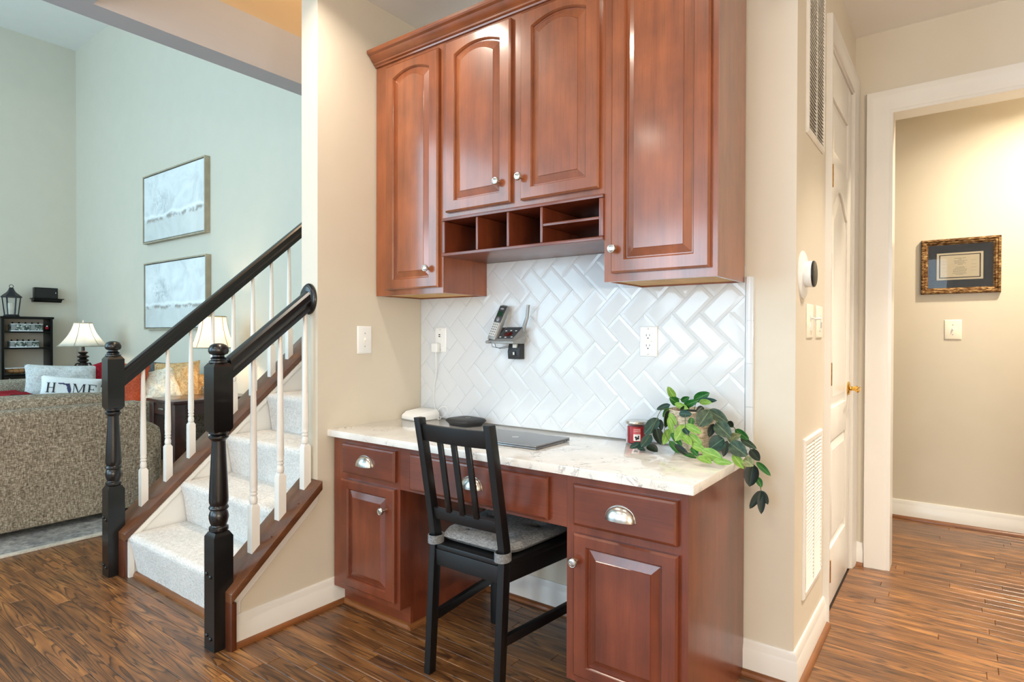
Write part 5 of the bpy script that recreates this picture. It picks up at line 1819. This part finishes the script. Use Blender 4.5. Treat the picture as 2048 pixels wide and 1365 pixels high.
bl_ = thing('throw_blanket', 'dark red knitted throw draped over the armchair arm', 'blanket', (-7.9, 1.90, 0.53), local=True)
def drape(u, v):
    x = (u - 0.5) * 0.7
    s = (v - 0.5) * 0.56
    if abs(s) < 0.105:
        yy, zz = s, 0.022 + 0.006 * sin(20 * u)
    else:
        yy, zz = math.copysign(0.118, s), 0.018 - (abs(s) - 0.105)
    return (x, yy + 0.004 * sin(17 * u), zz + 0.006 * sin(13 * u + 8 * v))
m = MB()
m.grid(drape, 20, 20).grid(lambda u, v: (drape(u, v)[0], drape(u, v)[1], drape(u, v)[2] + 0.014), 20, 20)
part(bl_, 'knit', m, M['redknit'], ang=180)

pillow('throw_pillow', 'rust orange pillow just right of the far newel post', (-6.52, 2.47, 0.668), 0.30, 0.46, 0.13, (0.85, -0.5, 0.2), rad(-9), M['rust'], 0.004, 4)
pillow('throw_pillow', 'charcoal grey pillow behind the cream knitted pillow', (-6.72, 2.80, 0.70), 0.40, 0.40, 0.13, (0.7, -0.65, 0.2), rad(-6), M['charcoal'], 0.004, 5)
pillow('throw_pillow', 'cream cable knit pillow leaning behind the end table', (-6.46, 2.71, 0.645), 0.42, 0.38, 0.16, (0.7, -0.6, 0.42), rad(18), M['knit'], 0.012, 6)
pillow('throw_pillow', 'golden sherpa pillow glowing beside the lit lamp', (-6.42, 2.88, 0.69), 0.46, 0.42, 0.17, (0.62, -0.75, 0.2), rad(4), M['gold'], 0.012, 7)
pillow('throw_pillow', 'small golden pillow behind the near newel post and the lamp', (-6.34, 3.12, 0.64), 0.30, 0.26, 0.12, (0.75, -0.6, 0.15), rad(0), M['gold'], 0.008, 8)

et = thing('end_table', 'dark espresso end table with one silver-handled drawer', 'table', (-5.72, 2.85, 0))
tx0, tx1, ty0, ty1 = -6.10, -5.545, 2.46, 3.22
part(et, 'tabletop', rbox(tx0, tx1, ty0, ty1, 0.548, 0.580), M['darkwood'], bevel=0.004)
for lx in (tx0 + 0.02, tx1 - 0.11):
    for ly in (ty0 + 0.02, ty1 - 0.11):
        part(et, 'leg', rbox(lx, lx + 0.09, ly, ly + 0.09, 0, 0.5475), M['darkwood'], bevel=0.004)
part(et, 'apron', rbox(tx1 - 0.05, tx1 - 0.03, ty0 + 0.112, ty1 - 0.112, 0.44, 0.5475), M['darkwood'])
part(et, 'apron', rbox(tx0 + 0.03, tx0 + 0.05, ty0 + 0.112, ty1 - 0.112, 0.44, 0.5475), M['darkwood'])
dr = part(et, 'drawer', rbox(tx0 + 0.112, tx1 - 0.112, ty0 + 0.03, ty0 + 0.30, 0.44, 0.545), M['darkwood'], bevel=0.003)
part(dr, 'handle', rbox((tx0 + tx1) / 2 - 0.05, (tx0 + tx1) / 2 + 0.05, ty0 + 0.008, ty0 + 0.029, 0.487, 0.502), M['nickel'], bevel=0.003)
part(et, 'lower_shelf', rbox(tx0 + 0.112, tx1 - 0.112, ty0 + 0.08, ty1 - 0.08, 0.12, 0.14), M['darkwood'])


def lamp(name, label, loc, ht, r0, r1, hs_, energy, color, sides, style):
    """table lamp: turned base, stem, bell shade with ribs, finial"""
    o = thing(name, label, 'lamp', loc)
    x, y_, z_ = loc
    zs = z_ + ht
    n = 36
    prof_ = []
    for k in range(9):
        t = k / 8
        prof_.append((r0 + (r1 - r0) * (0.35 * t + 0.65 * (1 - (1 - t) ** 2.0)), t * hs_))
    m = MB()
    rs = []
    for r, h in prof_ + [(r - 0.003, h) for r, h in reversed(prof_)]:
        rs.append([(x + r * cos(2 * pi * k / n), y_ + r * sin(2 * pi * k / n), zs + h) for k in range(n)])
    rs.append(rs[0])
    m.rings(rs, cap0=False, cap1=False)
    part(o, 'lamp_shade', m, M['shade'], ang=60)
    m = MB()
    for k in range(sides):
        a = 2 * pi * (k + 0.35) / sides
        m.tube([(x + (r + 0.001) * cos(a), y_ + (r + 0.001) * sin(a), zs + h) for r, h in prof_], 0.0035, 5)
    for r, h in (prof_[0], prof_[-1]):
        m.tube([(x + (r + 0.001) * cos(2 * pi * k / 30), y_ + (r + 0.001) * sin(2 * pi * k / 30), zs + h) for k in range(31)], 0.006, 5)
    part(o, 'shade_trim', m, M['taupewood'], label='taupe ribs and trim on the shade')
    H_ = ht
    if style == 0:
        pr = [(0.085, 0.0), (0.088, 0.012), (0.07, 0.022), (0.035, 0.034), (0.026, 0.05), (0.05, 0.075), (0.066, 0.12), (0.055, 0.17), (0.03, 0.20), (0.045, 0.215), (0.045, 0.23), (0.025, 0.245), (0.05, 0.27), (0.05, 0.285), (0.02, 0.31), (0.016, 0.33), (0.016, H_ + 0.05)]
        pr = [(0.085, 0.0), (0.088, 0.012), (0.07, 0.022), (0.035, 0.04), (0.028, 0.09), (0.05, 0.13), (0.062, 0.18), (0.05, 0.225), (0.034, 0.245), (0.058, 0.262), (0.060, 0.278), (0.034, 0.295), (0.062, 0.312), (0.064, 0.324), (0.036, 0.336), (0.030, 0.345), (0.052, 0.366), (0.054, 0.376), (0.030, 0.386), (0.018, 0.392), (0.016, H_ + 0.05)]
    else:
        pr = [(0.08, 0.0), (0.082, 0.015), (0.05, 0.03), (0.03, 0.06), (0.055, 0.12), (0.06, 0.18), (0.03, 0.26), (0.02, 0.30), (0.012, 0.32), (0.012, H_ + 0.05)]
    part(o, 'lamp_base', MB().lathe(pr, 24, loc), M['bronze'])
    if style == 0:
        m = MB()
        for k in range(4):
            a = pi / 2 * k + 0.4
            m.tube([(x + r * cos(a), y_ + r * sin(a), z_ + h) for r, h in ((0.05, 0.235), (0.095, 0.235), (0.118, 0.205), (0.108, 0.165), (0.08, 0.155), (0.07, 0.18), (0.085, 0.2))], 0.006, 6)
        part(o, 'scrolls', m, M['bronze'])
    part(o, 'finial', MB().lathe([(0.004, -0.04), (0.004, 0.005), (0.012, 0.012), (0.013, 0.020), (0.006, 0.028), (0.008, 0.034), (0.0001, 0.042)], 12, (x, y_, zs + hs_)), M['nickel'])
    m = MB()
    m.tube([(x - r1 + 0.004, y_, zs + hs_ - 0.01), (x + r1 - 0.004, y_, zs + hs_ - 0.01)], 0.002, 5)
    m.lathe([(0.004, H_ + 0.05), (0.004, H_ + hs_ - 0.03)], 8, loc)
    part(o, 'harp', m, M['nickel'])
    d = bpy.data.lights.new('lamp_bulb', 'POINT')
    d.energy = energy
    d.color = color
    d.shadow_soft_size = 0.035
    b = bpy.data.objects.new('lamp_bulb', d)
    COL.objects.link(b)
    b.parent = o
    b.location = (0.03, 0, ht + hs_ * 0.5)
    return o

lamp('table_lamp', 'glowing ivory bell-shade lamp on the end table behind the railing', (-5.78, 2.93, 0.580), 0.468, 0.192, 0.112, 0.30, 17, (1.0, 0.74, 0.46), 8, 1)
lamp('table_lamp', 'ivory flared-shade lamp with ornate metal base in the far room corner', (-8.72, 2.80, 0.58), 0.450, 0.258, 0.095, 0.285, 6, (1.0, 0.95, 0.88), 6, 0)
sd = thing('side_table', 'dark side table hidden behind the pillows under the far lamp', 'table', (-8.72, 2.95, 0))
part(sd, 'tabletop', rbox(-8.99, -8.66 + 0.2, 2.78 - 0.18, 3.22, 0.55, 0.5795), M['darkwood'], bevel=0.004)
for lx in (-8.97, -8.54):
    for ly in (2.78, 3.14):
        part(sd, 'leg', rbox(lx, lx + 0.05, ly, ly + 0.05, 0, 0.5495), M['darkwood'], bevel=0.003)

# paintings
def painting(label, x0, x1, z0, z1, mt):
    o = thing('painting', label, 'painting', ((x0 + x1) / 2, YA, z0))
    q = lambda i, yy: [(x0 + i, yy, z0 + i), (x1 - i, yy, z0 + i), (x1 - i, yy, z1 - i), (x0 + i, yy, z1 - i)]
    m = MB()
    m.rings([q(0, YA - 0.001), q(0, YA - 0.06), q(0.016, YA - 0.06), q(0.016, YA - 0.035)], cap1=False)
    part(o, 'frame', m, M['taupewood'], bevel=0.0, label='slim taupe wooden floating frame')
    cv = MB().box(x0 + 0.026, x1 - 0.026, YA - 0.052, YA - 0.012, z0 + 0.026, z1 - 0.026)
    part(o, 'canvas', cv, mt, bevel=0.002)
painting('upper of two pale landscape canvases stacked on the high wall', -8.08, -6.54, 2.285, 3.115, canvas_mat('pale_landscape', 0.0))
painting('lower of two pale landscape canvases, partly behind the stair rail', -8.055, -6.52, 1.233, 2.048, canvas_mat('pale_landscape_lower', 0.6))

# bookshelf and what stands on it
bk = thing('bookshelf', 'open black bookshelf against the far left wall', 'bookshelf', (-10.33, 2.63, 0))
sx0, sx1, sy0, sy1 = -10.482, -10.19, 2.345, 2.91
for yy in (sy0, sy1 - 0.03):
    part(bk, 'side_panel', rbox(sx0, sx1, yy, yy + 0.03, 0, 1.385), M['blackf'], bevel=0.002)
part(bk, 'top_board', rbox(sx0, sx1 + 0.012, sy0 - 0.012, sy1 + 0.012, 1.3855, 1.415), M['blackf'], bevel=0.004)
for zz in (1.065, 0.83 + 0.125, 0.625, 0.30, 0.05):
    pass
for zz in (1.214, 0.993, 0.632, 0.05):
    part(bk, 'shelf', rbox(sx0, sx1 - 0.005, sy0 + 0.0305, sy1 - 0.0305, zz - 0.02, zz), M['blackf'], bevel=0.002)
part(bk, 'door', rbox(sx1 - 0.024, sx1 - 0.003, sy0 + 0.031, sy1 - 0.031, 0.055, 0.610), M['blackf'], bevel=0.003)
part(bk, 'knob', MB().lathe([(0.006, 0), (0.006, 0.01), (0.012, 0.016), (0.010, 0.024), (0.0001, 0.026)], 12, (sx1 - 0.003, sy0 + 0.08, 0.57), 'x'), M['nickel'])
def model(label, zz, y0, y1, h):
    o = thing('display_model', label, 'model', (-10.29, (y0 + y1) / 2, zz))
    part(o, 'body', rbox(-10.36, -10.22, y0, y1, zz, zz + h), M['mottle'], bevel=0.004)
    for a, b in ((y0, y0 + 0.045), (y0 + (y1 - y0) * 0.62, y0 + (y1 - y0) * 0.75)):
        part(o, 'panel', rbox(-10.2195, -10.212, a, b, zz + 0.004, zz + h - 0.003), M['silver'], bevel=0.002)
    part(o, 'top_rail', rbox(-10.362, -10.210, y0 - 0.003, y1 + 0.003, zz + h, zz + h + 0.008), M['plastic'], bevel=0.002)
    part(o, 'base_rail', rbox(-10.362, -10.211, y0 - 0.003, y1 + 0.003, zz, zz + 0.012), M['plastic'], bevel=0.002)
    for k in range(5):
        yy = y0 + 0.03 + k * (y1 - y0 - 0.06) / 4
        part(o, 'detail', MB().lathe([(0.012, 0.0), (0.014, 0.008), (0.006, 0.02), (0.0001, 0.024)], 8, (-10.29, yy, zz + h + 0.008)), M['blackf'])
model('silver and black model in a long case on the top shelf', 1.2145, 2.455, 2.80, 0.095)
model('silver and black model on the second shelf of the bookshelf', 0.9935, 2.445, 2.755, 0.08)
tr_ = thing('shelf_tray', 'clear plastic tray on the lower shelf of the bookshelf', 'tray', (-10.31, 2.60, 0.6325))
q = lambda i, zz: [(-10.42 + i, 2.385 + i, zz), (-10.20 - i, 2.385 + i, zz), (-10.20 - i, 2.83 - i, zz), (-10.42 + i, 2.83 - i, zz)]
part(tr_, 'shell', MB().rings([q(0.01, 0.6325), q(0, 0.715), q(0.004, 0.715), q(0.013, 0.637)]), M['glass'])
part(tr_, 'rim', MB().rings([q(-0.004, 0.712), q(-0.004, 0.720), q(0.004, 0.720), q(0.004, 0.712), q(-0.004, 0.712)], cap0=False, cap1=False), M['plastic'])
bb = thing('ball', 'tan seamed ball lying in the clear tray', 'ball', (-10.31, 2.53, 0.638))
bc = (-10.31, 2.54, 0.675)
part(bb, 'skin', MB().lathe([(max(0.0001, 0.075 * sin(pi * k / 14)), -0.085 * cos(pi * k / 14)) for k in range(15)], 24, bc, 'x', sx=1.7, sy=0.48), M['orangeball'], ang=180)
m = MB()
for dy in (-0.06, 0.0, 0.06):
    m.tube([(bc[0] + 0.087 * cos(t) * (1 - (dy / 0.13) ** 2) ** 0.5, bc[1] + dy, bc[2] + 0.0375 * sin(t) * (1 - (dy / 0.13) ** 2) ** 0.5) for t in [pi * k / 10 - pi / 2 for k in range(11)]], 0.002, 5)
part(bb, 'seam', m, M['ink'])
gl = thing('dark_figurine', 'small black figurine lying in the clear tray beside the ball', 'figurine', (-10.30, 2.74, 0.638))
m = MB()
for k, (dx, dy, dz, r) in enumerate(((0, -0.03, 0.035, 0.028), (0.01, 0.01, 0.045, 0.034), (-0.01, 0.045, 0.030, 0.026), (0.02, -0.055, 0.02, 0.018))):
    m.lathe([(max(0.0001, r * sin(pi * j / 8)), -r * cos(pi * j / 8)) for j in range(9)], 12, (-10.30 + dx, 2.74 + dy, 0.638 + dz))
part(gl, 'body', m, M['blackf'], ang=180)
orn = thing('red_ornament', 'small red and white ornament hung on the bookshelf side', 'ornament', (-10.21, 2.868, 1.24))
part(orn, 'ball', MB().lathe([(max(0.0001, 0.022 * sin(pi * j / 10)), -0.022 * cos(pi * j / 10)) for j in range(11)], 14, (-10.215, 2.85, 1.262)), M['redknit'], ang=180)
part(orn, 'cap', MB().lathe([(0.010, 0.018), (0.010, 0.030), (0.0001, 0.034)], 10, (-10.215, 2.85, 1.262)), M['plastic'])

ln = thing('lantern', 'dark metal and glass lantern standing on top of the bookshelf', 'lantern', (-10.30, 2.475, 1.4155))
lc = (-10.30, 2.478)
def hexr(r, zz, n=6, ph=0.26):
    return [(lc[0] + r * cos(2 * pi * k / n + ph), lc[1] + r * sin(2 * pi * k / n + ph), zz) for k in range(n)]
zb_ = 1.4155
part(ln, 'base', MB().rings([hexr(0.085, zb_), hexr(0.088, zb_ + 0.012), hexr(0.080, zb_ + 0.018), hexr(0.078, zb_ + 0.026)]), M['iron'], ang=25)
lo_, hi_ = hexr(0.072, zb_ + 0.026), hexr(0.096, zb_ + 0.255)
for k in range(6):
    part(ln, 'post', MB().tube([lo_[k], hi_[k]], 0.0075, 6), M['iron'])
    a, b = Vector(lo_[k]), Vector(lo_[(k + 1) % 6])
    c_, d = Vector(hi_[(k + 1) % 6]), Vector(hi_[k])
    part(ln, 'pane', MB().rings([[a.lerp(b, 0.08), b.lerp(a, 0.08), c_.lerp(d, 0.08), d.lerp(c_, 0.08)], [p + Vector((0.002 * cos(1.05 * k + 0.8), 0.002 * sin(1.05 * k + 0.8), 0)) for p in (a.lerp(b, 0.08), b.lerp(a, 0.08), c_.lerp(d, 0.08), d.lerp(c_, 0.08))]]), M['glass'])
part(ln, 'roof', MB().rings([hexr(0.112, zb_ + 0.255), hexr(0.114, zb_ + 0.268), hexr(0.092, zb_ + 0.290), hexr(0.052, zb_ + 0.325), hexr(0.034, zb_ + 0.355), hexr(0.024, zb_ + 0.385), hexr(0.016, zb_ + 0.392)]), M['iron'], ang=25)
part(ln, 'ring', MB().tube([(lc[0], lc[1] + 0.022 * cos(2 * pi * k / 16), zb_ + 0.408 + 0.022 * sin(2 * pi * k / 16)) for k in range(17)], 0.004, 6), M['iron'])
pcn = single('pillar_candle', MB().lathe([(0.036, 0.0), (0.038, 0.004), (0.038, 0.15), (0.034, 0.156), (0.010, 0.150), (0.002, 0.150), (0.002, 0.165), (0.0001, 0.166)], 20, (lc[0], lc[1], zb_ + 0.0265)), M['candle'], 'ivory pillar candle inside the dark lantern', 'candle')
lg = thing('wall_ledge', 'small black moulded ledge fixed to the far left wall', 'shelf', (-10.40, 2.90, 1.63))
m = MB()
m.prism([(XF + 0.001, 1.632), (XF + 0.075, 1.632), (XF + 0.085, 1.645), (XF + 0.115, 1.660), (XF + 0.120, 1.672), (XF + 0.001, 1.672)], 'y', 2.745, 3.075)
m2 = MB()
for p in m.v:
    pass
part(lg, 'body', MB().prism([(XF + 0.001, 1.632), (XF + 0.075, 1.632), (XF + 0.085, 1.645), (XF + 0.115, 1.660), (XF + 0.120, 1.672), (XF + 0.001, 1.672)], 'y', 2.745, 3.075), M['blackf'])
part(lg, 'top_board', rbox(XF + 0.001, XF + 0.135, 2.725, 3.095, 1.6725, 1.684), M['blackf'], bevel=0.003)
bx_ = thing('black_box', 'shiny black box standing on the small wall ledge', 'box', (-10.41, 2.89, 1.6845))
part(bx_, 'case', rbox(-10.47, -10.375, 2.755, 3.025, 1.6845, 1.835), M['blackf'], bevel=0.004)
part(bx_, 'face', rbox(-10.3748, -10.372, 2.762, 3.018, 1.690, 1.829), M['matblack'])
part(bx_, 'light', rbox(-10.3719, -10.370, 2.995, 3.001, 1.755, 1.775), M['plastic'])

# repeats share a group phrase
GROUPS = {'throw_pillow': 'throw pillows on the armchair and loveseat', 'wall_cabinet': 'cherry wall cabinets above the desk', 'base_cabinet': 'cherry desk cabinets',
          'painting': 'landscape canvases on the high wall', 'air_vent': 'white louvred vents on the right wall', 'table_lamp': 'ivory table lamps in the family room',
          'light_switch': 'wall light switches', 'power_outlet': 'wall power outlets', 'stair_railing': 'black stair railings', 'display_model': 'models on the bookshelf'}
for o in COL.objects:
    b = o.name.split('.')[0]
    if o.parent is None and b in GROUPS:
        o['group'] = GROUPS[b]
